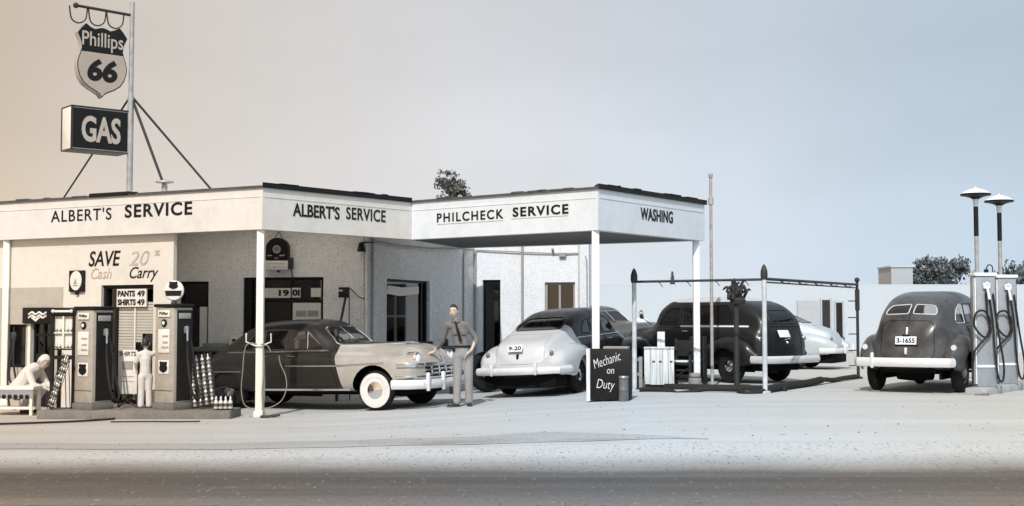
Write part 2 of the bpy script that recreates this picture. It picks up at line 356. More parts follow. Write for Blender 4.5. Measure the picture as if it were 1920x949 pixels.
# ------------------------------------------------------------------ ground, road
def ground_mat(name, cols, rough=0.95, bands=None, speck=0.35, var=0.12, blend=None):
    warm, cool = cols[0], cols[1]
    m = bpy.data.materials.new(name); m.use_nodes = True
    t = m.node_tree; n = t.nodes; b = n['Principled BSDF']; b.inputs['Roughness'].default_value = rough
    b.inputs['Specular IOR Level'].default_value = 0.25
    tc = n.new('ShaderNodeTexCoord'); sp = n.new('ShaderNodeSeparateXYZ'); t.links.new(tc.outputs['Object'], sp.inputs[0])
    def rng(sock, a, bb, lo=0.0, hi=1.0):
        k = n.new('ShaderNodeMapRange'); k.inputs[1].default_value = a; k.inputs[2].default_value = bb
        k.inputs[3].default_value = lo; k.inputs[4].default_value = hi; t.links.new(sock, k.inputs[0]); return k.outputs[0]
    def mapped(sc):
        q = n.new('ShaderNodeMapping'); q.inputs['Scale'].default_value = sc; t.links.new(tc.outputs['Object'], q.inputs[0]); return q.outputs[0]
    def noise(vec, sc, det=6.0):
        x = n.new('ShaderNodeTexNoise'); x.inputs['Scale'].default_value = sc; x.inputs['Detail'].default_value = det
        x.inputs['Roughness'].default_value = 0.62; t.links.new(vec, x.inputs['Vector']); return x.outputs[0]
    def mixc(fac, a, bb, mode='MIX'):
        k = n.new('ShaderNodeMix'); k.data_type = 'RGBA'; k.blend_type = mode; t.links.new(fac, k.inputs[0])
        for s_, v in ((6, a), (7, bb)):
            if isinstance(v, tuple): k.inputs[s_].default_value = v
            else: t.links.new(v, k.inputs[s_])
        return k.outputs[2]
    def along(c):
        xw = n.new('ShaderNodeMath'); xw.operation = 'MULTIPLY_ADD'; t.links.new(noise(mapped((0.25, 0.25, 1)), 1.0, 3), xw.inputs[0]); xw.inputs[1].default_value = 2.4; t.links.new(sp.outputs[0], xw.inputs[2])
        rp = n.new('ShaderNodeValToRGB'); a_, m_, z_ = c[3]; t.links.new(rng(xw.outputs[0], a_ + 1.2, z_ + 1.2), rp.inputs[0]); e = rp.color_ramp.elements
        e[0].color = (*c[0], 1); e[1].color = (*c[2], 1); q = e.new((m_ - a_) / (z_ - a_)); q.color = (*c[1], 1); return rp.outputs[0]
    col = along(cols)
    obj = tc.outputs['Object']
    # wear streaks drawn out along the street, blotches, grit
    streak = noise(mapped((0.05, 1.6, 1)), 1.0, 7)
    col = mixc(rng(streak, 0.35, 0.70, 0, 0.30 if bands is None else 0.45), col, (0.0, 0.0, 0.0, 1), 'SOFT_LIGHT')
    blot = noise(mapped((0.35, 0.9, 1)), 1.1, 8)
    col = mixc(rng(blot, 0.56, 0.74, 0, var * 2.2), col, tuple(v * 0.55 for v in warm) + (1,))
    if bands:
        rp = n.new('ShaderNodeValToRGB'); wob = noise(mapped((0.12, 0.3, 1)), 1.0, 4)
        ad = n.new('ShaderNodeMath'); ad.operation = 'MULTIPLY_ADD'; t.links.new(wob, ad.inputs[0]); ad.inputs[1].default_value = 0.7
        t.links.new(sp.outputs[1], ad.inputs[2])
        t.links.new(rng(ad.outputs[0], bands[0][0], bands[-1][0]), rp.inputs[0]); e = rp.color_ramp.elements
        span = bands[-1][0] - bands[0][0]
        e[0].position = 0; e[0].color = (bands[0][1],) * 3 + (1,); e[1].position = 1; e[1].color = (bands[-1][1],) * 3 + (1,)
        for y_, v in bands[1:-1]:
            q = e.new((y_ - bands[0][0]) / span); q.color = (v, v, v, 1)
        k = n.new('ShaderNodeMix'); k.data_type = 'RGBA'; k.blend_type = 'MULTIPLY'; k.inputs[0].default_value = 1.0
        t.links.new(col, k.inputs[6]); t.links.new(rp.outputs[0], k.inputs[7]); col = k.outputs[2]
    if blend:
        wb = noise(mapped((0.5, 0.8, 1)), 1.3, 9); fb = n.new('ShaderNodeMath'); fb.operation = 'MULTIPLY_ADD'; t.links.new(wb, fb.inputs[0]); fb.inputs[1].default_value = 0.9; t.links.new(sp.outputs[1], fb.inputs[2])
        k = n.new('ShaderNodeMix'); k.data_type = 'RGBA'; t.links.new(rng(fb.outputs[0], blend[0] + .45, blend[1] + .3), k.inputs[0]); t.links.new(col, k.inputs[6]); t.links.new(along(LOT), k.inputs[7]); col = k.outputs[2]
    gr = noise(mapped((1.0, 0.22, 1)), 34.0, 4)
    col = mixc(rng(gr, 0.56, 0.72, 0, speck), col, tuple(v * 0.42 for v in cool) + (1,))
    g2_ = noise(mapped((1.0, 0.2, 1)), 24.0, 3)
    col = mixc(rng(g2_, 0.62, 0.72, 0, speck * .8), col, tuple(min(.8, v * (2.2 if blend else 1.15)) for v in cool) + (1,))
    clus = noise(mapped((0.5, 1.4, 1)), 0.9, 3); fine = noise(mapped((1.0, 0.3, 1)), 16.0, 4); mm_ = n.new('ShaderNodeMath'); mm_.operation = 'MULTIPLY'
    t.links.new(rng(clus, 0.54, 0.68), mm_.inputs[0]); t.links.new(rng(fine, 0.58, 0.66, 0, 0.55), mm_.inputs[1]); col = mixc(mm_.outputs[0], col, tuple(v * 0.35 for v in warm) + (1,))
    t.links.new(col, b.inputs['Base Color'])
    bp = n.new('ShaderNodeBump'); bp.inputs['Strength'].default_value = 0.5; bp.inputs['Distance'].default_value = 0.012
    t.links.new(noise(obj, 18.0, 8), bp.inputs['Height']); t.links.new(bp.outputs[0], b.inputs['Normal'])
    return m
LOT = ((0.46, 0.40, 0.33), (0.44, 0.49, 0.535), (0.465, 0.465, 0.44), (-8.0, 1.5, 7.0))
M['lot'] = ground_mat('bleached_lot_paving', LOT, speck=0.30)
M['road'] = ground_mat('worn_asphalt', ((0.150, 0.117, 0.088), (0.135, 0.143, 0.152), (0.165, 0.145, 0.125), (-5.0, 1.0, 4.5)), speck=0.75, var=0.25,
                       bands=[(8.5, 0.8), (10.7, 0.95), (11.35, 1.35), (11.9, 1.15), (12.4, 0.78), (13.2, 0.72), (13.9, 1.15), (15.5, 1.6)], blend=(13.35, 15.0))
M['gutter'] = ground_mat('gutter_dirt', tuple(tuple(v * .80 for v in q) for q in LOT[:3]) + (LOT[3],), speck=0.6, var=0.35)

def axis_lines(a, b, step, far):
    v = []; x = a
    while x <= b + 1e-6: v.append(x); x += step
    lo = [a - d for d in far][::-1]; hi = [b + d for d in far]
    return lo + v + hi
xs = axis_lines(-16, 16, 0.5, (2, 6, 15, 40, 120, 400, 1500))
ys = axis_lines(0, 40, 0.5, (3, 10, 30, 80, 200, 500, 1500, 3500))
bm = bmesh.new()
gv = [[bm.verts.new((x, y, gz(x, y))) for x in xs] for y in ys]
for j in range(len(ys) - 1):
    for i in range(len(xs) - 1): bm.faces.new((gv[j][i], gv[j][i + 1], gv[j + 1][i + 1], gv[j + 1][i]))
structure(mkobj('ground', bm, 'lot', smooth=True, angle=80))

def strip(name, m, edge_near, edge_far, dz, nx=80, ny=4, x0=-40, x1=40):
    bm = bmesh.new(); rows = []
    for j in range(ny + 1):
        row = []
        for i in range(nx + 1):
            x = lin(x0, x1, i / nx); y = lin(edge_near(x), edge_far(x), j / ny)
            row.append(bm.verts.new((x, y, gz(x, y) + dz)))
        rows.append(row)
    for j in range(ny):
        for i in range(nx): bm.faces.new((rows[j][i], rows[j][i + 1], rows[j + 1][i + 1], rows[j + 1][i]))
    return structure(mkobj(name, bm, m, smooth=True, angle=80))
wob = lambda x: 0.06 * math.sin(x * 1.7) + 0.04 * math.sin(x * 4.1 + 1)
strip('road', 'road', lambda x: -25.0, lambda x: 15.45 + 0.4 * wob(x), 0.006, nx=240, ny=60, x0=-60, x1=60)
def gfar(x):
    if x > 2.4: return 15.74
    t = min(1, max(0, (2.4 - x) / 1.8)); return 15.74 + (0.72 + wob(x)) * t
strip('gutter', 'gutter', lambda x: 15.72 + 0.5 * wob(x + 3), gfar, 0.006, nx=170, ny=3, x0=-40, x1=2.4)

# ------------------------------------------------------------------ service station building
K = [(-10.6, 24.14), (-4.04, 20.65), (-1.83, 23.36), (1.407, 20.85), (3.59, 23.8), (-1.0, 26.35)]
ST0 = Vector((-3.0, 25.0, 0.0))
station = thing('service_station', 'pale stucco filling station with zigzag lettered canopy fascia on white posts', 'service station', ST0)

class Frame:
    """local x runs from P to Q (left to right as seen from the street), -y faces the street"""
    def __init__(s, P, Q, o=None):
        s.P = Vector(P[:2]); s.Q = Vector(Q[:2]); d = s.Q - s.P; s.L = d.length; s.u = d / s.L; s.rz = math.atan2(d.y, d.x)
        s.v = Vector((-s.u.y, s.u.x)); s.o = o or Vector((0, 0, 0))
    def place(s, ob, x=0.0, y=0.0, z=0.0):
        p = s.P + s.u * x + s.v * y
        ob.location = Vector((p.x, p.y, z)) - s.o; ob.rotation_euler = (0, 0, s.rz); return ob
    def stand(s, ob, x, y, z):
        sx, sz = getattr(s, 'sx', 1), getattr(s, 'sz', 1); p = s.P + s.u * (x * sx) + s.v * y
        ob.location = (p.x, p.y, 1.6 + (z - 1.6) * sz); ob.rotation_euler = (0, 0, s.rz); ob.scale = (sx, 1, sz); return ob
    def world(s, x, y=0.0): p = s.P + s.u * x + s.v * y; return (p.x, p.y)
    def loc(s, p): d = Vector(p[:2]) - s.P; return (d.dot(s.u), d.dot(s.v))

def offset_line(pts, d):
    out = []
    for i, p in enumerate(pts):
        p = Vector(p); ns = []
        for a, b in ((i - 1, i), (i, i + 1)):
            if a >= 0 and b < len(pts):
                q = (Vector(pts[b]) - Vector(pts[a])).normalized(); ns.append(Vector((-q.y, q.x)))
        nn = sum(ns, Vector((0, 0))); nn.normalize(); k = nn.dot(ns[0])
        out.append(p + nn * d / k)
    return out
Kin = offset_line(K, 0.17); Kcap_o = offset_line(K, -0.035); Kcap_i = offset_line(K, 0.20)
Z0, Z1 = 3.04, 3.715
fascias = []
for i in range(5):
    fr = Frame(K[i], K[i + 1], ST0)
    b = MB(); b.slab([fr.loc(p) for p in (K[i], K[i + 1], Kin[i + 1], Kin[i])], Z0, Z1)
    f = b.build('fascia', ['fascia_warm', 'fascia_warm', 'fascia_cool', 'fascia_cool', 'fascia_cool'][i], station, smooth=False)
    fr.place(f); fascias.append((f, fr))
    b = MB(); thick = 0.085 if i in (1, 3) else 0.036
    # the tar edge strip, with a few lumps and gaps where the sheets meet
    b.slab([fr.loc(p) for p in (Kcap_o[i], Kcap_o[i + 1], Kcap_i[i + 1], Kcap_i[i])], Z1, Z1 + thick)
    for k in range(7):
        x = random.uniform(0.2, fr.L - 0.2); b.bx(x, x + random.uniform(0.05, 0.4), -0.042, 0.1, Z1 + thick - 0.01, Z1 + thick + random.uniform(0.006, 0.02))
    f2 = b.build('roof_edge', 'black' if i in (1, 3) else 'roofing', f, smooth=False)
    b = MB(); b.bx(0.04, fr.L - 0.04, -0.008, 0.0, Z1 - 0.15, Z1 - 0.137); b.build('moulding', ['fascia_warm', 'fascia_warm', 'fascia_cool', 'fascia_cool', 'fascia_cool'][i], f, smooth=False)
fA, fB, fC, fD = [q[0] for q in fascias[:4]]
slopeA = 0.0
letters(fA, "ALBERT'S", 1.47, 0.215, (3.38, 3.425), -0.002, bold=0.006, spacing=1.15)
letters(fA, 'SERVICE', 1.52, 0.225, (5.19, 3.445), -0.002, bold=0.022, spacing=1.15)
letters(fB, "ALBERT'S", 1.05, 0.225, (1.17, 3.405), -0.002, bold=0.02)
letters(fB, 'SERVICE', 0.96, 0.215, (2.33, 3.42), -0.002, bold=0.014, spacing=1.08)
letters(fC, 'PHILCHECK', 1.52, 0.165, (1.37, 3.405), -0.002, bold=0.018, spacing=1.25)
letters(fC, 'SERVICE', 1.17, 0.165, (2.92, 3.42), -0.002, bold=0.028, spacing=1.2)
b = MB(); b.bx(0.62, 2.12, -0.006, 0.0, 3.285, 3.293).bx(2.3, 3.5, -0.006, 0.0, 3.302, 3.310); b.build('underline', 'faded', fC, smooth=False)
letters(fD, 'WASHING', 1.12, 0.215, (1.905, 3.40), -0.002, bold=0.022, spacing=1.05)
b = MB(); b.bx(3.60, 4.55, -0.045, 0.04, Z1 + 0.002, Z1 + 0.075, bev=0.02).bx(4.56, 4.72, -0.04, 0.02, Z1 + 0.005, Z1 + 0.06, bev=0.02); b.build('tar_patch', 'black', fA)

def wl(v): return (v[0] - ST0.x, v[1] - ST0.y)
ROOF_PTS = [wl(p) for p in (Kin[0], Kin[1], Kin[2], (-1.0, 26.2), (-0.6, 28.6), (-10.6, 28.6))]
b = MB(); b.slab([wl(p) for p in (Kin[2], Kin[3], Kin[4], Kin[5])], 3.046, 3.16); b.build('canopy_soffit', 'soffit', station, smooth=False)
b = MB(); b.slab([wl(p) for p in (Kin[2], Kin[3], Kin[4], Kin[5])], 3.55, 3.66); b.build('canopy_roof', 'roofing', station, smooth=False)
b = MB(); b.slab([wl(p) for p in ((-12.5, 28.62), (-1.45, 28.62), (-.9, 30.05), (1.7, 29.42), (0.36, 33.95), (-12.5, 33.95))], 3.50, 3.66); b.build('main_roof', 'roofing', station, smooth=False)

def canopy_post(x, y, m, ztop=Z0 + 0.02, wdt=0.115):
    g = gz(x, y); b = MB()
    b.box((0, 0, (g - 0.05 + ztop) / 2), (wdt, wdt, ztop - g + 0.05), bev=0.008)
    b.box((0, 0, g + 0.05), (wdt + 0.05, wdt + 0.05, 0.10), bev=0.01)
    o = b.build('canopy_post', m, station); o.location = (x - ST0.x, y - ST0.y, 0)
    return o
canopy_post(-4.085, 20.79, 'white_warm'); canopy_post(1.37, 20.99, 'white_cool', wdt=0.12); canopy_post(3.42, 23.76, 'white_cool'); canopy_post(-9.30, 23.56, 'white_warm')

def wall(name, P, Q, m, H, openings, parent, off, T=0.22, sx=1.0, sz=1.0):
    """wall along P-Q with real rectangular openings (x0, x1, z0, z1)"""
    fr = Frame(P, Q, off); bm = bmesh.new(); fr.sx, fr.sz = sx, sz
    X = sorted({0.0, fr.L / sx} | {o[0] for o in openings} | {o[1] for o in openings}); Z = sorted({-0.3, H} | {o[2] for o in openings} | {o[3] for o in openings})
    V = {}
    def v(i, k, s):
        if (i, k, s) not in V: V[i, k, s] = bm.verts.new((X[i], T * s, Z[k]))
        return V[i, k, s]
    solid = lambda i, k: 0 <= i < len(X) - 1 and 0 <= k < len(Z) - 1 and not any(o[0] - 1e-6 <= X[i] and X[i + 1] <= o[1] + 1e-6 and o[2] - 1e-6 <= Z[k] and Z[k + 1] <= o[3] + 1e-6 for o in openings)
    for i in range(len(X) - 1):
        for k in range(len(Z) - 1):
            if not solid(i, k): continue
            bm.faces.new((v(i, k, 0), v(i + 1, k, 0), v(i + 1, k + 1, 0), v(i, k + 1, 0)))
            bm.faces.new((v(i, k, 1), v(i, k + 1, 1), v(i + 1, k + 1, 1), v(i + 1, k, 1)))
            for di, dk, a, c in ((-1, 0, (i, k), (i, k + 1)), (1, 0, (i + 1, k), (i + 1, k + 1)), (0, -1, (i, k), (i + 1, k)), (0, 1, (i, k + 1), (i + 1, k + 1))):
                if not solid(i + di, k + dk): bm.faces.new((v(*a, 0), v(*c, 0), v(*c, 1), v(*a, 1)))
    bmesh.ops.recalc_face_normals(bm, faces=bm.faces)
    o = mkobj(name, bm, m, parent, smooth=False); fr.place(o); o.scale = (sx, 1, sz); o.location.z = 1.6 * (1 - sz); return o, fr

# --- main walls
w2, F2 = wall('wall', (-6.69, 25.72), (-2.82, 25.03), 'stucco', 3.6, [(0.0 + 0.02, 0.66, 0.0, 2.373), (1.42, 3.16, 0.0, 2.45)], station, ST0, sx=.957, sz=.957)
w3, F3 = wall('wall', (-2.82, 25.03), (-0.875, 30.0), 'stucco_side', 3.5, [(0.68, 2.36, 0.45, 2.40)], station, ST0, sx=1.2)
w4, F4 = wall('wall', (-0.875, 30.0), (1.76, 29.3), 'stucco_cool', 3.5, [(0.195, 0.625, 0.7, 2.498), (1.69, 2.40, 0.9, 2.43)], station, ST0)
w5, F5 = wall('wall', (1.76, 29.3), (0.4, 34.0), 'stucco_cool', 3.5, [], station, ST0)
w6, F6 = wall('wall', (-12.5, 34.0), (-12.5, 24.9), 'stucco', 3.5, [], station, ST0)
w7, F7 = wall('wall', (0.4, 34.0), (-12.5, 34.0), 'stucco', 3.5, [], station, ST0)
# darkened rooms behind the openings
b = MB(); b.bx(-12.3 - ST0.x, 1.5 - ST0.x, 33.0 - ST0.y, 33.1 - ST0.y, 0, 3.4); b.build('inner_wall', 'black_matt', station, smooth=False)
def child(parent, mb, name, m, x=0, y=0, z=0, **k):
    o = mb.build(name, m, parent, **k); o.location = (x, y, z); return o
def pane(parent, x0, x1, z0, z1, y=0.10, m='glass_dark'):
    b = MB(); b.bx(x0, x1, y, y + 0.008, z0, z1); return b.build('pane', m, parent, smooth=False)
def frame_boxes(x0, x1, z0, z1, t=0.06, y0=0.06, y1=0.14, mull=(), trans=()):
    b = MB(); e = 0.002
    b.bx(x0 + e, x0 + t, y0, y1, z0 + e, z1 - e).bx(x1 - t, x1 - e, y0, y1, z0 + e, z1 - e)
    b.bx(x0 + t, x1 - t, y0 + .002, y1 - .002, z1 - t, z1 - e).bx(x0 + t, x1 - t, y0 + .002, y1 - .002, z0 + e, z0 + t)
    for x in mull: b.bx(x - t / 2, x + t / 2, y0 + .004, y1 - .004, z0 + t, z1 - t)
    for z in trans: b.bx(x0 + t, x1 - t, y0 + .006, y1 - .006, z - t / 2, z + t / 2)
    return b
b = MB(); b.bx(-.7, 0, .002, .22, -.3, 3.6); b.build('wall_return', 'stucco', w2, smooth=False)
# door with transom, left of the station office
d = frame_boxes(0.02, 0.66, 0.0, 2.373, 0.05, trans=(1.87,)).build('door_frame', 'dark_panel', w2, smooth=False)
b = MB(); b.bx(0.46, 0.62, 0.02, 0.05, 0.0, 1.84); b.build('door_frame', 'white_warm', w2, smooth=False)
pane(d, 0.07, 0.61, 0.08, 1.83); pane(d, 0.07, 0.61, 1.9, 2.32)
# office door and show window: dark frame, white transom strips, number
d = frame_boxes(1.42, 3.16, 0.0, 2.45, 0.06, mull=(2.46,), trans=(1.96,)).build('office_window', 'black', w2, smooth=False)
pane(d, 1.48, 2.43, 0.06, 1.93); pane(d, 1.48, 3.10, 1.99, 2.39)
b = MB(); b.bx(1.50, 1.60, 0.02, 0.06, 0.0, 2.39); b.build('jamb', 'black', d, smooth=False)
b = MB(); b.bx(1.82, 2.44, 0.03, 0.055, 2.025, 2.225).bx(2.475, 2.66, 0.03, 0.055, 2.03, 2.23); s_ = b.build('number_plate', 'card', d, smooth=False)
letters(s_, '19', 0.22, 0.135, (2.30, 2.125), 0.028, bold=0.04); letters(s_, '0I', 0.16, 0.135, (2.565, 2.13), 0.028, bold=0.04)
b = MB(); b.bx(2.885, 3.098, 0.03, 0.055, 2.04, 2.225); b.build('transom_panel', 'card', d, smooth=False)
b = MB(); b.bx(2.50, 3.10, 0.02, 0.058, 0.3, 1.92); bd = b.build('display_board', 'card', d, smooth=False)
b = MB()
for (x0, x1, z0, z1) in ((2.57, 2.79, 1.64, 1.76), (2.82, 3.05, 1.64, 1.76), (2.57, 2.66, 1.49, 1.58), (2.70, 2.92, 1.42, 1.58), (2.96, 3.05, 1.49, 1.58), (2.57, 2.72, 1.33, 1.39), (2.9, 3.05, 1.33, 1.39), (2.57, 3.05, 1.1, 1.27), (2.62, 3.0, 0.6, 1.0)):
    b.bx(x0, x1, 0.012, 0.02, z0, z1)
b.build('price_cards', 'card_mid', bd, smooth=False)
# big show window round the corner
d = frame_boxes(0.68, 2.36, 0.45, 2.40, 0.05, mull=(2.16,)).build('show_window', 'black', w3, smooth=False); pane(d, 0.73, 2.13, 0.5, 2.35); pane(d, 2.18, 2.31, 0.5, 2.35)
b = MB(); pts = [(0.80, 2.10), (1.3, 2.06), (2.05, 2.12), (2.05, 2.28), (1.4, 2.24), (0.85, 2.27)]; b.prism(pts, 0.075, 0.085); b.build('paper_banner', 'card', d, smooth=False)
b = MB()
for k, (x, z, ww, hh) in enumerate(((1.22, 1.62, .34, .22), (1.12, 1.44, .5, .16), (1.30, 1.16, .26, .16), (1.30, 0.98, .26, .15), (1.30, 0.80, .26, .15), (0.80, 1.62, .22, .05), (0.80, 1.48, .22, .06), (0.8, 1.36, .24, .05), (1.85, 1.55, .2, .10), (0.8, 1.2, .2, .05))): b.bx(x, x + ww, 0.14, 0.16, z, z + hh)
b.build('display_goods', 'card_mid', d, smooth=False)
b = MB(); b.bx(2.362, 2.46, -0.012, 0.0, 0.45, 2.40); b.build('window_surround', 'stucco_cool', w3, smooth=False)
# narrow door and two-light window on the end wall
d = frame_boxes(0.195, 0.625, 0.7, 2.498, 0.04).build('side_window', 'black', w4, smooth=False); pane(d, 0.23, 0.59, 0.74, 2.46)
d = frame_boxes(1.69, 2.40, 0.9, 2.43, 0.05, mull=(2.03,), trans=(1.65,)).build('casement_window', 'card_mid', w4, smooth=False); pane(d, 1.74, 2.0, 0.95, 2.38); pane(d, 2.06, 2.35, 0.95, 2.38)
b = MB(); b.bx(1.62, 2.47, -0.04, 0.055, 0.84, 0.898); b.build('window_sill', 'stucco_cool', w4, smooth=False)
# conduits
b = MB()
for x in (4.08, 4.01): b.rod((x, -0.03, 0), (x, -0.03, 3.45), 0.022, seg=8)
b.build('conduit', 'stucco', w2)
b = MB(); b.rod((0.12, -0.03, 0), (0.12, -0.03, 3.45), 0.025, seg=8).rod((3.87, -0.02, 0.2), (3.87, -0.02, 3.45), 0.02, seg=8).rod((4.41, -0.03, 0.2), (4.41, -0.03, 3.2), 0.026, seg=8)
b.tube([(0.1, -0.04, 3.12), (1.2, -0.05, 3.10), (2.4, -0.05, 3.12), (3.6, -0.05, 3.19), (4.3, -0.05, 3.2)], 0.018); b.build('conduit', 'card_mid', w3)
b = MB(); b.rod((1.16, -0.02, 0.2), (1.16, -0.02, 3.4), 0.03, seg=8).tube(catmull([(0.05, -0.04, 3.2), (1.1, -0.05, 3.14), (2.1, -0.04, 3.09), (2.5, -0.04, 3.09), (2.66, -0.04, 3.0), (2.69, -0.04, 2.7), (2.69, -0.04, 1.4)], 5), 0.014, seg=6)
b.box((2.12, -0.05, 3.06), (0.16, 0.08, 0.09)).rod((1.9, -0.04, 3.1), (1.9, -0.12, 3.2), 0.03); b.build('conduit', 'card_mid', w4)

# --- dry cleaner's shop joined to the left
SH0 = Vector((-8.2, 24.5, 0))
shop = thing('dry_cleaner_shop', 'sunlit plaster dry cleaner shop with painted savings offer over its window', 'shop', SH0)
w1, F1 = wall('wall', (-10.6, 24.30), (-5.75, 21.72), 'shop', 3.5, [(3.83, 5.05, 0.12, 2.18), (2.11, 2.63, 0.0, 1.745), (1.40, 1.98, 0.70, 1.49)], shop, SH0, T=0.08)
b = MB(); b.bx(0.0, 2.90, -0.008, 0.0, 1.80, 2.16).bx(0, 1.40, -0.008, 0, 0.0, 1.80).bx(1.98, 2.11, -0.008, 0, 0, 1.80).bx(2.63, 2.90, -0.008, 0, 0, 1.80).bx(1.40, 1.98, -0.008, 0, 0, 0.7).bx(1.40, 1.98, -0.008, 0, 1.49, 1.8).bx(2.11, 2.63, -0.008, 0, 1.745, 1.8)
b.build('shade_panel', 'shop_shade', w1, smooth=False)  # shade on the lower wall, painted as a grey panel
ws, Fs = wall('wall', (-5.80, 22.0), (-7.25, 27.1), 'shop', 3.5, [], shop, SH0, T=0.2)
letters(w1, 'SAVE', 0.76, 0.27, (3.90, 2.65), -0.002, bold=0.012, shear=0.2)
letters(w1, '20', 0.46, 0.25, (4.72, 2.64), -0.002, m='faded', shear=0.25, bold=0.0)
letters(w1, '%', 0.14, 0.1, (5.13, 2.72), -0.002, m='faded', shear=0.25)
letters(w1, 'Cash', 0.50, 0.19, (3.83, 2.39), -0.002, m='faded', shear=0.35)
letters(w1, 'Carry', 0.66, 0.26, (4.83, 2.36), -0.002, m='black', shear=0.35, bold=0.002)
d = frame_boxes(3.83, 5.05, 0.12, 2.18, 0.06, mull=(4.13,)).build('shop_window', 'black', w1, smooth=False); pane(d, 4.16, 4.99, 0.18, 2.12, y=0.13); pane(d, 3.89, 4.10, 0.18, 2.12, y=0.13)
bm = MB()
for k in range(30):
    z = 1.86 - k * 0.05; xr = 4.985 if z > 1.32 else (4.72 if z > 1.2 else 4.55)
    bm.box(((4.17 + xr) / 2, 0.125 - 0.028, z), (xr - 4.17, 0.012, 0.040), rot=(R(12), 0, 0))
bm.build('window_blind', 'blind', d, smooth=False)
b = MB(); b.bx(4.56, 4.585, 0.06, 0.08, 0.2, 1.9); b.build('blind_cord', 'white_warm', d, smooth=False)
b = MB(); b.bx(4.17, 4.86, 0.03, 0.055, 1.80, 2.11); bd = b.build('price_board', 'card', d, smooth=False)
letters(bd, 'PANTS', 0.40, 0.105, (4.40, 2.03), 0.027, bold=0.03); letters(bd, '49', 0.17, 0.105, (4.74, 2.03), 0.027, bold=0.02)
letters(bd, 'SHIRTS', 0.42, 0.105, (4.41, 1.88), 0.027, bold=0.03); letters(bd, '49', 0.17, 0.105, (4.74, 1.88), 0.027, bold=0.02)
d = frame_boxes(2.11, 2.63, 0.0, 1.745, 0.05, mull=(2.37,), trans=(1.3, 1.52)).build('shop_door', 'black', w1, smooth=False); pane(d, 2.16, 2.34, 0.95, 1.69, y=0.09); pane(d, 2.40, 2.58, 0.95, 1.69, y=0.09)
b = MB(); b.bx(2.16, 2.58, 0.08, 0.12, 0.06, 0.95); b.build('door_leaf', 'wood_dark', d, smooth=False)
b = MB(); b.bx(2.632, 2.70, -0.02, -0.0085, 0, 1.745).bx(2.04, 2.108, -0.02, -0.0085, 0, 1.745); b.build('door_frame', 'white_warm', w1, smooth=False)
d = frame_boxes(1.40, 1.98, 0.70, 1.49, 0.05).build('small_window', 'black', w1, smooth=False); pane(d, 1.45, 1.93, 0.75, 1.44)
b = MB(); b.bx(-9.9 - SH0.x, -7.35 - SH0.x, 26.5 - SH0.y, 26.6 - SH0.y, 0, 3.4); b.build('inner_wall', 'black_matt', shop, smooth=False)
b = MB(); b.slab([(x - SH0.x, y - SH0.y) for x, y in ((-10.55, 24.55), (-6.0, 22.1), (-7.2, 26.4), (-10.5, 26.4))], 3.38, 3.48); b.build('ceiling', 'soffit_main', shop, smooth=False)

# signs and fittings hung on the walls
t = thing('hanging_signboard', 'dark board with white scalloped painting over the cleaner doorway', 'sign'); F1.stand(t, 2.33, -0.06, 1.65)
b = MB(); b.box((0, 0, 0), (0.74, 0.04, 0.29), bev=0.006); b.build('board', 'sign_black', t)
b = MB()
for k in range(2):
    b.tube(catmull([(-0.2 + q * 0.09, -0.024, 0.04 - k * 0.06 + (0.02 if q % 2 else -0.02)) for q in range(6)], 5), 0.018, seg=6)
b.prism([(-0.16, -0.03), (0.1, -0.03), (-0.02, -0.11)], -0.026, -0.021); b.build('painted_scallops', 'white_warm', t)
t = thing('round_emblem_sign', 'pale oval emblem on a dark square plate on the cleaner wall', 'sign'); F1.stand(t, 3.27, -0.03, 2.26)
b = MB(); b.box((0, 0, 0), (0.36, 0.05, 0.38), bev=0.01).box((0.0, 0, -0.21), (0.07, 0.03, 0.06)); b.build('plate', 'black', t)
b = MB(); b.lathe([(0.0, 0.0), (0.155, 0.0), (0.15, 0.012), (0, 0.014)], 32, loc=(0, -0.026, 0.005), rot=(R(90), 0, 0)); f_ = b.build('face', 'card', t); f_.scale = (0.9, 1, 1.12)
b = MB(); b.prism([(-0.045, -0.05), (0.045, -0.05), (0.0, 0.05)], -0.046, -0.041).bx(-0.06, 0.06, -0.046, -0.041, -0.085, -0.07); b.build('emblem', 'card_mid', t)
t = thing('lubrication_sign', 'dark arched sign over a pale lettered plate above the office entrance', 'sign'); F2.stand(t, 2.21, -0.10, 2.60)
b = MB(); pts = [(-0.24, 0.2), (0.24, 0.2), (0.24, 0.44)] + [(0.24 * math.cos(a), 0.44 + 0.22 * math.sin(a)) for a in [math.pi * k / 14 for k in range(1, 14)]] + [(-0.24, 0.44)]
b.prism(pts, -0.06, 0.06); b.build('arched_board', 'sign_black', t)
b = MB(); b.lathe([(0.06, 0), (0.085, 0), (0.085, 0.012), (0.06, 0.012), (0.06, 0)], 24, loc=(0, -0.061, 0.42), rot=(R(90), 0, 0)).bx(-0.2, -0.1, -0.068, -0.061, 0.28, 0.305).bx(0.06, 0.17, -0.068, -0.061, 0.28, 0.305).bx(-0.04, 0.03, -0.068, -0.061, 0.23, 0.25); b.build('emblem', 'sign_tan', t)
b = MB(); b.box((-0.02, -0.02, 0.09), (0.52, 0.09, 0.19), bev=0.008); pl = b.build('plate', 'card', t)
b = MB(); b.bx(-0.22, 0.18, -0.069, -0.066, 0.12, 0.128).bx(-0.22, 0.18, -0.069, -0.066, 0.05, 0.058); b.build('rule', 'card_mid', pl, smooth=False)
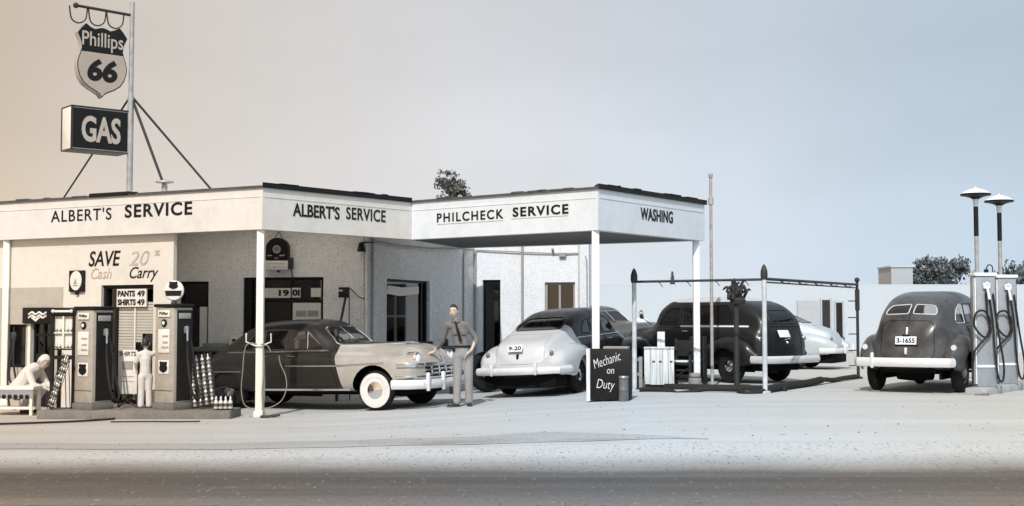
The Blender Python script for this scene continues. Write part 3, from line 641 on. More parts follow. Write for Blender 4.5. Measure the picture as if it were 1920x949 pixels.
b = MB(); b.box((0.28, 0, 0.13), (0.08, 0.1, 0.24)).tube([(0.3, 0.0, 0.0), (0.31, 0.05, -0.2)], 0.012).tube([(-0.08, 0, 0.64), (0.02, 0, 0.78), (0.1, 0, 0.64)], 0.008).rod((0.02, 0, 0.78), (0.02, 0.1, 0.8), 0.01).lathe([(0.0, 0), (0.04, 0.01), (0.02, 0.05)], 10, loc=(0.02, -0.02, -0.06)); b.build('bracket', 'pole_dark', t)
t = thing('flood_lamp', 'small dark floodlight high under the canopy at the wall corner', 'lamp'); F2.stand(t, 4.0, -0.12, 3.05)
b = MB(); b.lathe([(0.0, 0.10), (0.05, 0.09), (0.06, 0.02), (0.085, -0.09), (0.07, -0.09), (0.0, -0.02)], 16); b.build('lamp_shade', 'black', t); b = MB(); b.rod((0, 0, 0.08), (0.0, 0.12, 0.12), 0.015).rod((0, 0.0, 0.1), (0.25, 0.09, 0.09), 0.012); b.build('bracket', 'pole_dark', t)
t = thing('meter_box', 'dark box on a thin leaning pole in front of the stucco wall', 'meter'); p = F2.world(3.56, -0.35); t.location = (p[0], p[1], 0)
b = MB(); b.box((0, 0, 2.10), (0.20, 0.14, 0.20), bev=0.01); bxo = b.build('case', 'dark_panel', t); b = MB(); b.bx(-0.095, -0.02, -0.076, -0.071, 2.12, 2.15); b.build('label_plate', 'card', bxo)
b = MB(); b.rod((0.03, 0, 2.0), (-0.12, -0.05, 1.2), 0.024).rod((-0.12, -0.05, 1.2), (-0.12, -0.05, 0), 0.03).rod((0.1, 0, 2.0), (0.12, 0, 0.0), 0.01).rod((-0.3, -0.02, 1.45), (-0.1, -0.05, 1.5), 0.02); b.build('post', 'pole_dark', t)
b = MB(); b.tube([(0.1, 0.02, 2.19), (0.16, 0.1, 2.13), (0.25, 0.2, 2.02), (0.42, 0.28, 1.97)], 0.010); b.build('cable', 'pole_dark', t)

# ------------------------------------------------------------------ motor cars
def pchip(xs, ys, x):
    n = len(xs)
    if x <= xs[0]: return ys[0]
    if x >= xs[-1]: return ys[-1]
    h = [xs[i + 1] - xs[i] for i in range(n - 1)]; dl = [(ys[i + 1] - ys[i]) / h[i] for i in range(n - 1)]
    d = [0.0] * n
    for i in range(1, n - 1):
        if dl[i - 1] * dl[i] > 0:
            w1_, w2_ = 2 * h[i] + h[i - 1], h[i] + 2 * h[i - 1]; d[i] = (w1_ + w2_) / (w1_ / dl[i - 1] + w2_ / dl[i])
    d[0] = dl[0]; d[-1] = dl[-1]
    i = 0
    while x > xs[i + 1]: i += 1
    t = (x - xs[i]) / h[i]
    return ys[i] * (1 + 2 * t) * (1 - t) ** 2 + h[i] * d[i] * t * (1 - t) ** 2 + ys[i + 1] * t * t * (3 - 2 * t) + h[i] * d[i + 1] * t * t * (t - 1)

def bspline_closed(P, n):
    m = len(P); out = []
    for i in range(m):
        p0, p1, p2, p3 = P[i - 1], P[i], P[(i + 1) % m], P[(i + 2) % m]
        for j in range(n):
            t = j / n; b0 = (1 - t) ** 3 / 6; b1 = (3 * t ** 3 - 6 * t * t + 4) / 6; b2 = (-3 * t ** 3 + 3 * t * t + 3 * t + 1) / 6; b3 = t ** 3 / 6
            out.append((p0[0] * b0 + p1[0] * b1 + p2[0] * b2 + p3[0] * b3, p0[1] * b0 + p1[1] * b1 + p2[1] * b2 + p3[1] * b3))
    return out

def shell_bm(table, tail=0.22, nose=0.22, n=96, sub=5):
    """body shell lofted along x; table rows: x, bottom, shoulder, top, half width, roof half width"""
    X = [r_[0] for r_ in table]; bm = bmesh.new(); rings = []
    x0, x1 = X[0], X[-1]; sx = []
    for k in range(n + 1):
        t = k / n
        if t < 0.14: x = x0 + tail * (1 - math.cos(math.pi / 2 * t / 0.14))
        elif t > 0.86: x = x1 - nose * (1 - math.cos(math.pi / 2 * (1 - t) / 0.14))
        else: x = lin(x0 + tail, x1 - nose, (t - 0.14) / 0.72)
        sx.append(x)
    for x in sx:
        zb, zs, zt, ws_, wr = [pchip(X, [r_[c] for r_ in table], x) for c in range(1, 6)]
        e = 1.0
        for lim, dd in ((tail, x - x0), (nose, x1 - x)):
            if dd < lim: t = 1 - dd / lim; e *= math.sqrt(max(0.0, 1 - t ** 2.6))
        hs_, ht = zs - zb, zt - zs
        half = [(0.0, zb), (ws_ * .72, zb), (ws_ * .98, zb + .04), (ws_ * 1.02, zb + .33 * hs_), (ws_ * 1.02, zb + .72 * hs_), (ws_ * .99, zs - .03),
                (lin(wr, ws_ * .97, .62), zs + .10 * ht + .015), (lin(wr, ws_ * .97, .35), zs + .52 * ht), (wr * 1.03, zt - .14 * ht), (wr * .80, zt + .01), (wr * .4, zt + .015), (0.0, zt + .015)]
        loop = half + [(-y, z) for y, z in half[-2:0:-1]]
        ring = bspline_closed(loop, sub); zc = zb + 0.45 * (zt - zb)
        ez = e ** 0.55
        rings.append([bm.verts.new((x, y * max(e, .02), zc + (z - zc) * max(ez, .02))) for y, z in ring])
    m = len(rings[0])
    for A, B in zip(rings, rings[1:]):
        for k in range(m): bm.faces.new((A[k], B[k], B[(k + 1) % m], A[(k + 1) % m]))
    bm.faces.new(rings[0]); bm.faces.new(rings[-1][::-1])
    bmesh.ops.recalc_face_normals(bm, faces=bm.faces); return bm

def fender_bm(table, side, n=40, m=28, p=2.4):
    """wing lofted along x; rows: x, centre y, half width, bottom, top"""
    X = [r_[0] for r_ in table]; bm = bmesh.new(); rings = []
    x0, x1 = X[0], X[-1]
    for k in range(n + 1):
        x = lin(x0, x1, 0.5 - 0.5 * math.cos(math.pi * k / n)); yc, hw, zb, zt = [pchip(X, [r_[c] for r_ in table], x) for c in range(1, 5)]
        zc = (zb + zt) / 2; hh = (zt - zb) / 2; ring = []
        for j in range(m):
            a = 2 * math.pi * j / m; c_, s_ = math.cos(a), math.sin(a)
            pw = p if s_ > 0 else 5.0
            ring.append(bm.verts.new((x, side * yc + hw * math.copysign(abs(c_) ** (2 / pw), c_), zc + hh * math.copysign(abs(s_) ** (2 / pw), s_))))
        rings.append(ring)
    for A, B in zip(rings, rings[1:]):
        for k in range(m): bm.faces.new((A[k], B[k], B[(k + 1) % m], A[(k + 1) % m]))
    bm.faces.new(rings[0]); bm.faces.new(rings[-1][::-1])
    bmesh.ops.recalc_face_normals(bm, faces=bm.faces); return bm

AX = {'side': (0, 2), 'end': (1, 2), 'top': (0, 1)}
def cut(bm, poly, view, keep):
    """open the sheet of bm along a polygon drawn in side view (x, z) or end view (y, z); keep(face centre, normal) says which
    faces it touches; returns the cut-out piece as its own bmesh"""
    a, b_ = AX[view]; n = len(poly)
    u0, u1 = min(p[0] for p in poly) - .03, max(p[0] for p in poly) + .03; v0, v1 = min(p[1] for p in poly) - .03, max(p[1] for p in poly) + .03
    def near():
        out = []
        for f in bm.faces:
            if not any(True for v in f.verts): continue
            us = [v.co[a] for v in f.verts]; vs = [v.co[b_] for v in f.verts]
            if max(us) >= u0 and min(us) <= u1 and max(vs) >= v0 and min(vs) <= v1 and keep(f.calc_center_median(), f.normal): out.append(f)
        return out
    fs = near()
    for i in range(n):
        p, q = Vector(poly[i]), Vector(poly[(i + 1) % n]); d = q - p
        if d.length < 1e-5: continue
        no = [0, 0, 0]; no[a] = -d.y; no[b_] = d.x; co = [0, 0, 0]; co[a] = p.x; co[b_] = p.y
        es = {e for f in fs for e in f.edges}; vs = {v for f in fs for v in f.verts}
        rs = bmesh.ops.bisect_plane(bm, geom=list(vs) + list(es) + fs, dist=1e-5, plane_co=co, plane_no=Vector(no).normalized())
        fs = list({g for g in rs['geom'] if isinstance(g, bmesh.types.BMFace) and g.is_valid} | {f for f in fs if f.is_valid})
    bm.normal_update()
    hit = [f for f in fs if keep(f.calc_center_median(), f.normal) and inpoly((f.calc_center_median()[a], f.calc_center_median()[b_]), poly)]
    nb = bmesh.new(); vm_ = {}
    for f in hit:
        vv = []
        for v in f.verts:
            if v not in vm_: vm_[v] = nb.verts.new(v.co)
            vv.append(vm_[v])
        try: nb.faces.new(vv)
        except ValueError: pass
    bmesh.ops.delete(bm, geom=hit, context='FACES'); nb.normal_update(); return nb

# canopy roof slab with unseen translucent panels added to brighten the walls below
b = MB(); b.slab(ROOF_PTS, 3.50, 3.66); bmesh.ops.recalc_face_normals(b.bm, faces=b.bm.faces); b.bm.normal_update()
PANELS = [[wl(p) for p in q] for q in (((-6.4, 23.45), (-3.3, 23.45), (-3.0, 24.75), (-6.5, 25.0)), ((-2.25, 25.3), (-1.35, 25.5), (-.95, 28.1), (-1.45, 28.1)))]
for FILL_POLY in PANELS:
    for sg in (1, -1): cut(b.bm, FILL_POLY, 'top', lambda c, n_: n_.z * sg > .5).free()
roof_ = b.build('canopy_roof', 'soffit_main', station, smooth=False)
m_ = bpy.data.materials.new('translucent_fill_sheet'); m_.use_nodes = True; t_ = m_.node_tree; t_.nodes.remove(t_.nodes['Principled BSDF'])
tb = t_.nodes.new('ShaderNodeBsdfTranslucent'); tb.inputs[0].default_value = (.86, .84, .80, 1); t_.links.new(tb.outputs[0], t_.nodes['Material Output'].inputs[0]); M['fill_sheet'] = m_
for FILL_POLY in PANELS:
    bm = bmesh.new(); n_ = 24; P0, P1, P2, P3 = [Vector(p) for p in FILL_POLY]; rows = []
    for k in range(n_ + 1):      # corrugated
        u = k / n_; zz = 3.60 + .018 * (-1) ** k; a_, c_ = P0.lerp(P1, u), P3.lerp(P2, u); rows.append((bm.verts.new((a_.x, a_.y, zz)), bm.verts.new((c_.x, c_.y, zz))))
    for A, B in zip(rows, rows[1:]): bm.faces.new((A[0], B[0], B[1], A[1]))
    mkobj('added_fill_panel', bm, 'fill_sheet', roof_, smooth=False)

class Car:
    def __init__(s, name, label, table, paint, loc, heading, fenders=(), tail=0.22, nose=0.22, wheels=(), wr=0.36, category='car', tilt=True, wheel_y=0.74, scale=1.0):
        s.root = thing(name, label, category, loc); s.paint = paint; s.wheel_pos = wheels; s.wr = wr
        c, sn = math.cos(heading), math.sin(heading)
        # stand the wheels on the sloping lot
        fx = Vector((c, sn, 0)); fy = Vector((-sn, c, 0)); P = Vector(loc)
        pts = [P + (fx * x + fy * y) * scale for x in wheels for y in (wheel_y, -wheel_y)]
        zs = [gz(p.x, p.y) for p in pts]; zc = sum(zs) / 4
        ax = ((zs[2] + zs[3]) - (zs[0] + zs[1])) / 2 / (wheels[1] - wheels[0]) / scale; ay = ((zs[0] + zs[2]) - (zs[1] + zs[3])) / 2 / (2 * wheel_y) / scale; s.root.scale = (scale,) * 3
        xv = Vector((c, sn, ax)).normalized(); yv = Vector((-sn, c, ay)); yv = (yv - xv * yv.dot(xv)).normalized(); zv = xv.cross(yv)
        mid = P + fx * (scale * (wheels[0] + wheels[1]) / 2); org = Vector((mid.x, mid.y, zc)) - xv * (scale * (wheels[0] + wheels[1]) / 2)
        m = Matrix((xv, yv, zv)).transposed()
        s.root.location = org; s.root.rotation_euler = m.to_euler()
        s.bm = shell_bm(table, tail, nose); s.wing = []
        for ftab, side, fp in fenders: s.wing.append([fender_bm(ftab, side), side, fp])
        s.bvhs = [BVHTree.FromBMesh(s.bm)] + [BVHTree.FromBMesh(f[0]) for f in s.wing]
        s.trims = []
    def hit(s, o, d, eps=0.0):
        best = None
        for t in s.bvhs:
            p, nrm, i, dist = t.ray_cast(Vector(o), Vector(d))
            if p is not None and (best is None or dist < best[2]): best = (p, nrm, dist)
        if best is None: return None
        nrm = best[1] if best[1].dot(Vector(d)) < 0 else -best[1]
        return best[0] + nrm * eps
    def project(s, line, view, side, eps=0.0, closed=False, step=0.04):
        pts = []; L_ = list(line) + ([line[0]] if closed else [])
        for p, q in zip(L_, L_[1:]):
            k = max(1, int(math.dist(p, q) / step))
            for j in range(k): pts.append((lin(p[0], q[0], j / k), lin(p[1], q[1], j / k)))
        if not closed: pts.append(L_[-1])
        out = []
        for u, v in pts:
            h_ = s.hit((u, 3 * side, v), (0, -side, 0), eps) if view == 'side' else s.hit((4 * side, u, v), (-side, 0, 0), eps)
            if h_ is not None: out.append(h_)
        return out
    def trim(s, line, view, side, r_, m, name='trim', closed=False, parent=None, eps=0.0):
        pts = s.project(line, view, side, eps, closed)
        if len(pts) < 2: return None
        b = MB(); b.tube(pts, r_, seg=6, closed=closed); return b.build(name, m, parent or s.root)
    def window(s, poly, view, side, frame='chrome', fr=0.012, name='window', parent=None, glass='glass'):
        zlim = (lambda c, n_: (c.y * side > 0.05 if view == 'side' else n_.x * side > -0.05 and c.x * side > s.endx.get(side, -9)))
        nb = cut(s.bm, poly, view, zlim)
        g = mkobj(name, nb, glass, parent or s.root, True, 60)
        if frame: s.trim(poly, view, side, fr, frame, 'window_frame', True, g)
        return g
    def panel(s, poly, view, side, name, seam=0.006, m=None):
        nb = cut(s.bm, poly, view, (lambda c, n_: (c.y * side > 0.1 if view == 'side' else n_.x * side > -0.2 and c.x * side > s.endx.get(side, -9))))
        o = mkobj(name, nb, m or s.paint, s.root, True, 50)
        s.trim(poly, view, side, seam, 'underbody', 'seam', True, o)
        return o
    endx = {}
    def finish(s, arches=(), arch_r=0.42, arch_z=None, wing_open=True):
        az = s.wr if arch_z is None else arch_z
        for x in arches:
            for side in (1, -1): cut(s.bm, circ(x, az, arch_r, 22), 'side', lambda c, n_: c.y * side > 0.3)
        body = mkobj('body', s.bm, s.paint, s.root, True, 40)
        for f in s.wing:
            bm_, side, fp = f
            if fp.get('arch') is not None:
                cut(bm_, circ(fp['arch'], az, fp.get('r', arch_r), 22), 'side', lambda c, n_: c.y * side > fp.get('ymin', 0.55))
                # open the underside
                ds = [q for q in bm_.faces if q.normal.z < -0.85]; bmesh.ops.delete(bm_, geom=ds, context='FACES')
            mkobj('fender', bm_, fp.get('mat', s.paint), s.root, True, 45)
        return body
    def wheel(s, x, y, style='plain', m_rim='chrome'):
        side = 1 if y > 0 else -1; R_ = s.wr; w_ = 0.085
        b = MB(); prof = [(R_ * .56, -w_ * .8), (R_ * .70, -w_ * 1.02), (R_ * .88, -w_), (R_ * .97, -w_ * .72), (R_, -w_ * .35), (R_, w_ * .35), (R_ * .97, w_ * .72), (R_ * .88, w_), (R_ * .70, w_ * 1.02), (R_ * .56, w_ * .8)]
        b.lathe(prof, 40, rot=(R(90), 0, 0)); o = b.build('wheel', 'rubber', s.root); o.location = (x, y, R_)
        if style == 'whitewall':
            b = MB(); b.lathe([(R_ * .645, w_ * .95), (R_ * .66, w_ * 1.05), (R_ * .74, w_ * 1.08), (R_ * .87, w_ * 1.02), (R_ * .875, w_ * .97)], 40, rot=(R(-90 * side), 0, 0)); b.build('whitewall', 'whitewall', o)
        b = MB(); b.lathe([(R_ * .57, w_ * .6), (R_ * .55, w_ * .95), (R_ * .50, w_ * .9), (R_ * .46, w_ * .55), (R_ * .36, w_ * .5), (R_ * .32, w_ * .75)], 32, rot=(R(-90 * side), 0, 0)); b.build('rim', 'pole_dark' if style == 'whitewall' else s.paint, o)
        b = MB(); b.lathe([(R_ * (.50 if style == 'whitewall' else .335), w_ * .62), (R_ * (.47 if style == 'whitewall' else .32), w_ * .95), (R_ * .2, w_ * 1.15), (R_ * .1, w_ * 1.3), (0, w_ * 1.33)], 28, rot=(R(-90 * side), 0, 0)); b.build('hubcap', m_rim, o)
        return o
    def chassis(s, x0, x1, w_=0.6, z0=0.20, z1=0.42):
        b = MB(); b.bx(x0, x1, -w_, w_, z0 + .06, z1, bev=0.04)
        for x in s.wheel_pos: b.rod((x, -.6, s.wr), (x, .6, s.wr), 0.045).ball((x, 0, s.wr), 0.12)
        b.rod((x0 + .2, .25, z0 + .03), (x0 - .1, .25, z0 + .05), 0.03).build('chassis', 'underbody', s.root)
        for x in s.wheel_pos:
            for sd_ in (1, -1): b = MB(); b.bx(x - s.wr - .10, x + s.wr + .10, sd_ * .50 - .015, sd_ * .50 + .015, s.wr - .12, s.wr + .40); b.build('wheel_well', 'underbody', s.root, smooth=False)
    def cabin(s, xf, xr, floor=0.45, seat=0.78, back=1.18, w_=0.62, col_x=None, wz=1.08):
        b = MB(); b.bx((xf if xr is None else xr) - .6, xf + .5, -w_, w_, floor - .03, floor); b.build('cabin_floor', 'underbody', s.root, smooth=False)
        for x in ([xf, xr] if xr is not None else [xf]):
            b = MB(); b.box((x, 0, seat - .1), (0.5, 2 * w_ - .1, 0.26), bev=0.06).box((x - .30, 0, (seat + back) / 2), (0.16, 2 * w_ - .1, back - seat + .2), rot=(0, R(-10), 0), bev=0.06); b.build('seat', 'interior', s.root)
        if col_x is not None:
            b = MB(); ring = [(col_x + .07 * math.cos(a), .36 + .2 * math.sin(a), wz - .17 * math.cos(a)) for a in [2 * math.pi * k / 24 for k in range(24)]]
            b.tube(ring, 0.014, closed=True).rod((col_x, .36, wz), (col_x + .5, .36, wz - .35), 0.02).tube([ring[2], (col_x + .01, .36, wz), ring[22]], .01).tube([ring[10], (col_x + .01, .36, wz), ring[14]], .01); b.build('steering_wheel', 'black', s.root)
            b = MB(); b.box((col_x + .42, 0, wz + .0), (0.12, 2 * w_, 0.2), bev=0.04); b.build('dashboard', 'interior', s.root)
    def plate(s, x, y, z, txt, side=-1, w_=0.33, h_=0.15, tiltdeg=0, m='white_cool'):
        b = MB(); b.box((0, 0, 0), (0.012, w_, h_), bev=0.004); o = b.build('number_plate', m, s.root); o.location = (x, y, z); o.rotation_euler = (0, R(tiltdeg), 0)
        if txt:
            me = text_mesh(txt, w_ * .86, h_ * .62, bold=0.03, depth=0.002); q = MB(); q.add_mesh(me, Matrix.Rotation(R(-90 if side < 0 else 90), 4, 'Z')); l_ = mkobj('lettering', q.bm, 'black', o, smooth=False); l_.location = (side * 0.0075, 0, 0)
        return o

def bar(path, r_, flat=1.0, seg=10):
    """bumper-like bar: tube along path with its section stretched in z"""
    b = MB(); b.tube(path, r_, seg=seg)
    zc = sum(p[2] for p in path) / len(path)
    for v in b.bm.verts: v.co.z = zc + (v.co.z - zc) * flat
    return b

def split_plane(bm, co, no):
    """part a sheet along a plane; returns the piece on the positive side"""
    no = Vector(no).normalized(); co = Vector(co)
    bmesh.ops.bisect_plane(bm, geom=list(bm.verts) + list(bm.edges) + list(bm.faces), dist=1e-5, plane_co=co, plane_no=no)
    hit = [f for f in bm.faces if (f.calc_center_median() - co).dot(no) > 0]
    nb = bmesh.new(); vm_ = {}
    for f in hit:
        vv = []
        for v in f.verts:
            if v not in vm_: vm_[v] = nb.verts.new(v.co)
            vv.append(vm_[v])
        nb.faces.new(vv)
    bmesh.ops.delete(bm, geom=hit, context='FACES'); nb.normal_update(); return nb

def headlamp(car, x, y, z, r_=0.10, tilt=0):
    b = MB(); b.lathe([(r_ * 1.25, -0.16), (r_ * 1.3, -0.02), (r_ * 1.18, 0.02), (r_ * 1.0, 0.03), (r_ * .98, 0.015)], 24, rot=(0, R(90), 0)); o = b.build('headlight', 'chrome', car.root); o.location = (x, y, z)
    b = MB(); b.lathe([(r_ * 1.0, 0.012), (r_ * .8, 0.04), (r_ * .45, 0.06), (0, 0.066)], 24, rot=(0, R(90), 0)); b.build('lens', 'lens', o)
    return o
def guard(b, x, y, z, h=0.24, w_=0.055):
    b.box((x, y, z), (0.07, w_, h), bev=0.025)

def sedan_big(name, label, paint, loc, hd, front_paint=None, full=True, group=None, scale=1.0):
    T = [(-2.45, .44, .62, .74, .68, .44), (-2.25, .38, .80, .96, .82, .54), (-1.95, .34, .90, 1.10, .89, .58), (-1.62, .32, .96, 1.27, .92, .60), (-1.28, .31, .98, 1.48, .93, .61),
         (-.82, .30, 1.0, 1.61, .93, .63), (-.18, .30, 1.0, 1.64, .93, .64), (.24, .30, 1.01, 1.59, .93, .63), (.62, .30, 1.01, 1.36, .93, .62), (.86, .31, 1.0, 1.20, .93, .58), (1.4, .32, .98, 1.18, .92, .52),
         (2.1, .36, .96, 1.15, .90, .44), (2.42, .42, .90, 1.07, .86, .38), (2.62, .50, .80, .93, .78, .30)]
    fr = [(-2.42, .66, .10, .46, .62), (-2.15, .72, .20, .34, .82), (-1.5, .75, .225, .33, .92), (-.95, .78, .17, .34, .86), (-.62, .82, .07, .42, .70)]
    c = Car(name, label, T, paint, loc, hd, [(fr, s_, {'arch': -1.5, 'r': .36}) for s_ in (1, -1)], wheels=(-1.5, 1.72), wr=0.355, wheel_y=.78, nose=.26, scale=scale)
    c.endx = {1: .05, -1: .85}
    if group: c.root['group'] = group
    for sd in (-1, 1):
        c.window(rpoly([(-1.30, 1.10), (-.96, 1.42), (-.82, 1.44), (-.82, 1.10)], [.04, .12, .02, .03]), 'side', sd, 'pole_dark', .010)
        c.window(rpoly([(-.74, 1.10), (-.74, 1.45), (-.24, 1.465), (-.24, 1.10)], .04), 'side', sd, 'pole_dark', .010)
        g = c.window(rpoly([(-.16, 1.10), (-.16, 1.465), (.20, 1.44), (.60, 1.10)], [.04, .05, .08, .03]), 'side', sd, 'pole_dark', .010)
        c.trim([(.25, 1.10), (.19, 1.435)], 'side', sd, .010, 'chrome', 'vent_bar', parent=g); c.trim([(.19, 1.435), (.49, 1.19)], 'side', sd, .008, 'chrome', 'vent_bar', parent=g)
    c.window(rpoly([(-.62, 1.17), (.62, 1.17), (.50, 1.50), (-.50, 1.50)], [.06, .06, .12, .12]), 'end', 1, 'chrome', .016, 'windshield')
    c.trim([(0, 1.17), (0, 1.51)], 'end', 1, .012, 'chrome', 'windshield_bar')
    c.window(rpoly([(-.52, 1.20), (.52, 1.20), (.42, 1.46), (-.42, 1.46)], .08), 'end', -1, 'chrome', .012, 'rear_window')
    for sd in (-1, 1):
        for poly in ([(-.19, .42), (.98, .42), (.76, 1.04), (-.19, 1.04)], [(-.80, .42), (-.25, .42), (-.25, 1.04), (-.80, 1.04)]):
            d = c.panel(poly, 'side', sd, 'door', .005)
            x = max(p[0] for p in poly) - .85 + .02 if poly[1][0] > .5 else poly[0][0] + .32
            hl = c.project([(poly[0][0] + .06, .965), (poly[0][0] + .24, .965)], 'side', sd, .025)
            if len(hl) > 1: b = MB(); b.tube(hl, .012, seg=6); b.build('door_handle', 'chrome', d)
        c.trim([(-1.60, 1.055), (.70, 1.075)], 'side', sd, .014, 'chrome', 'belt_moulding')
        c.trim([(-.15, .80), (1.0, .80), (1.95, .84)], 'side', sd, .015, 'chrome', 'side_spear')
        c.trim([(-2.2, .70), (-1.15, .70)], 'side', sd, .015, 'chrome', 'side_spear')
        c.trim([(-.85, .375), (1.22, .375)], 'side', sd, .032, 'chrome', 'sill_moulding')
    # front: grille, lamps, bumper
    gp = c.panel(rpoly([(-.50, .53), (.50, .53), (.54, .80), (-.54, .80)], .05), 'end', 1, 'grille', .006, 'black')
    if full:
        for z, hw_ in ((.565, .50), (.635, .52), (.705, .53), (.775, .54)): c.trim([(-hw_, z), (hw_, z)], 'end', 1, .021, 'chrome', 'grille_bar', parent=gp, eps=.012)
        for y in (-.36, -.12, .12, .36): c.trim([(y, .54), (y, .79)], 'end', 1, .015, 'chrome', 'grille_bar', parent=gp, eps=.012)
        for sd in (-1, 1):
            c.trim([(1.98 + .22, .79), (2.55, .79)], 'side', sd, .036, 'chrome', 'wing_bar', eps=.01); c.trim([(2.2, .58), (2.58, .58)], 'side', sd, .032, 'chrome', 'wing_bar', eps=.01)
        c.trim([(-.54, .80), (.54, .80)], 'end', 1, .03, 'chrome', 'grille_surround', eps=.01)
        c.trim([(0, .84), (0, 1.05)], 'end', 1, .014, 'chrome', 'hood_ornament', eps=.01)
    for sd in (-1, 1):
        headlamp(c, 2.46, sd * .62, .90, .10)
        b = MB(); b.box((2.50, sd * .58, .70), (.06, .12, .09), bev=.02); b.build('parking_lamp', 'lens', c.root)
    b = bar([(2.15, -1.0, .46), (2.45, -.97, .46), (2.66, -.80, .46), (2.76, -.4, .46), (2.79, 0, .46), (2.76, .4, .46), (2.66, .80, .46), (2.45, .97, .46), (2.15, 1.0, .46)], .045, 1.9)
    for y in (-.72, -.26, .26, .72): guard(b, 2.82 - .12 * abs(y), y, .50, .33, .07)
    b.build('bumper', 'alu', c.root)
    b = bar([(-2.0, -.97, .48), (-2.45, -.85, .48), (-2.6, -.4, .48), (-2.6, .4, .48), (-2.45, .85, .48), (-2.0, .97, .48)], .04, 1.9); guard(b, -2.63, .4, .5); guard(b, -2.63, -.4, .5); b.build('bumper', 'alu', c.root)
    for sd in (-1, 1):
        b = MB(); b.ball((-2.34, sd * .72, .74), .055); b.build('tail_lamp', 'red_lens', c.root)
    cut_arch = [(1.72, s_) for s_ in (1, -1)]
    for x, sd in cut_arch: cut(c.bm, circ(x, .37, .44, 26), 'side', lambda cc, n_: cc.y * sd > .3)
    if front_paint:
        hb = split_plane(c.bm, (.84, 0, 1.18), (1, 0, .30)); mkobj('hood', hb, front_paint, c.root, True, 40)  # hood and front fenders set paler than the body
    c.finish()
    for x in (-1.5, 1.72):
        for sd in (-1, 1): c.wheel(x, sd * .78, 'whitewall' if x > 0 else 'plain')
    c.chassis(-2.2, 2.3); c.cabin(.13, -.85, col_x=.23, wz=1.12)
    return c
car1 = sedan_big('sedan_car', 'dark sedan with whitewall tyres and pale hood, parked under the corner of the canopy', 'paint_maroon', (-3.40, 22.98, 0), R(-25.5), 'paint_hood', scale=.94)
car3 = sedan_big('sedan_car', 'dim grey sedan parked behind the white canopy post, its hood towards the wash rack', 'paint_grey', (2.25, 34.6, 0), R(-50), None, full=False)

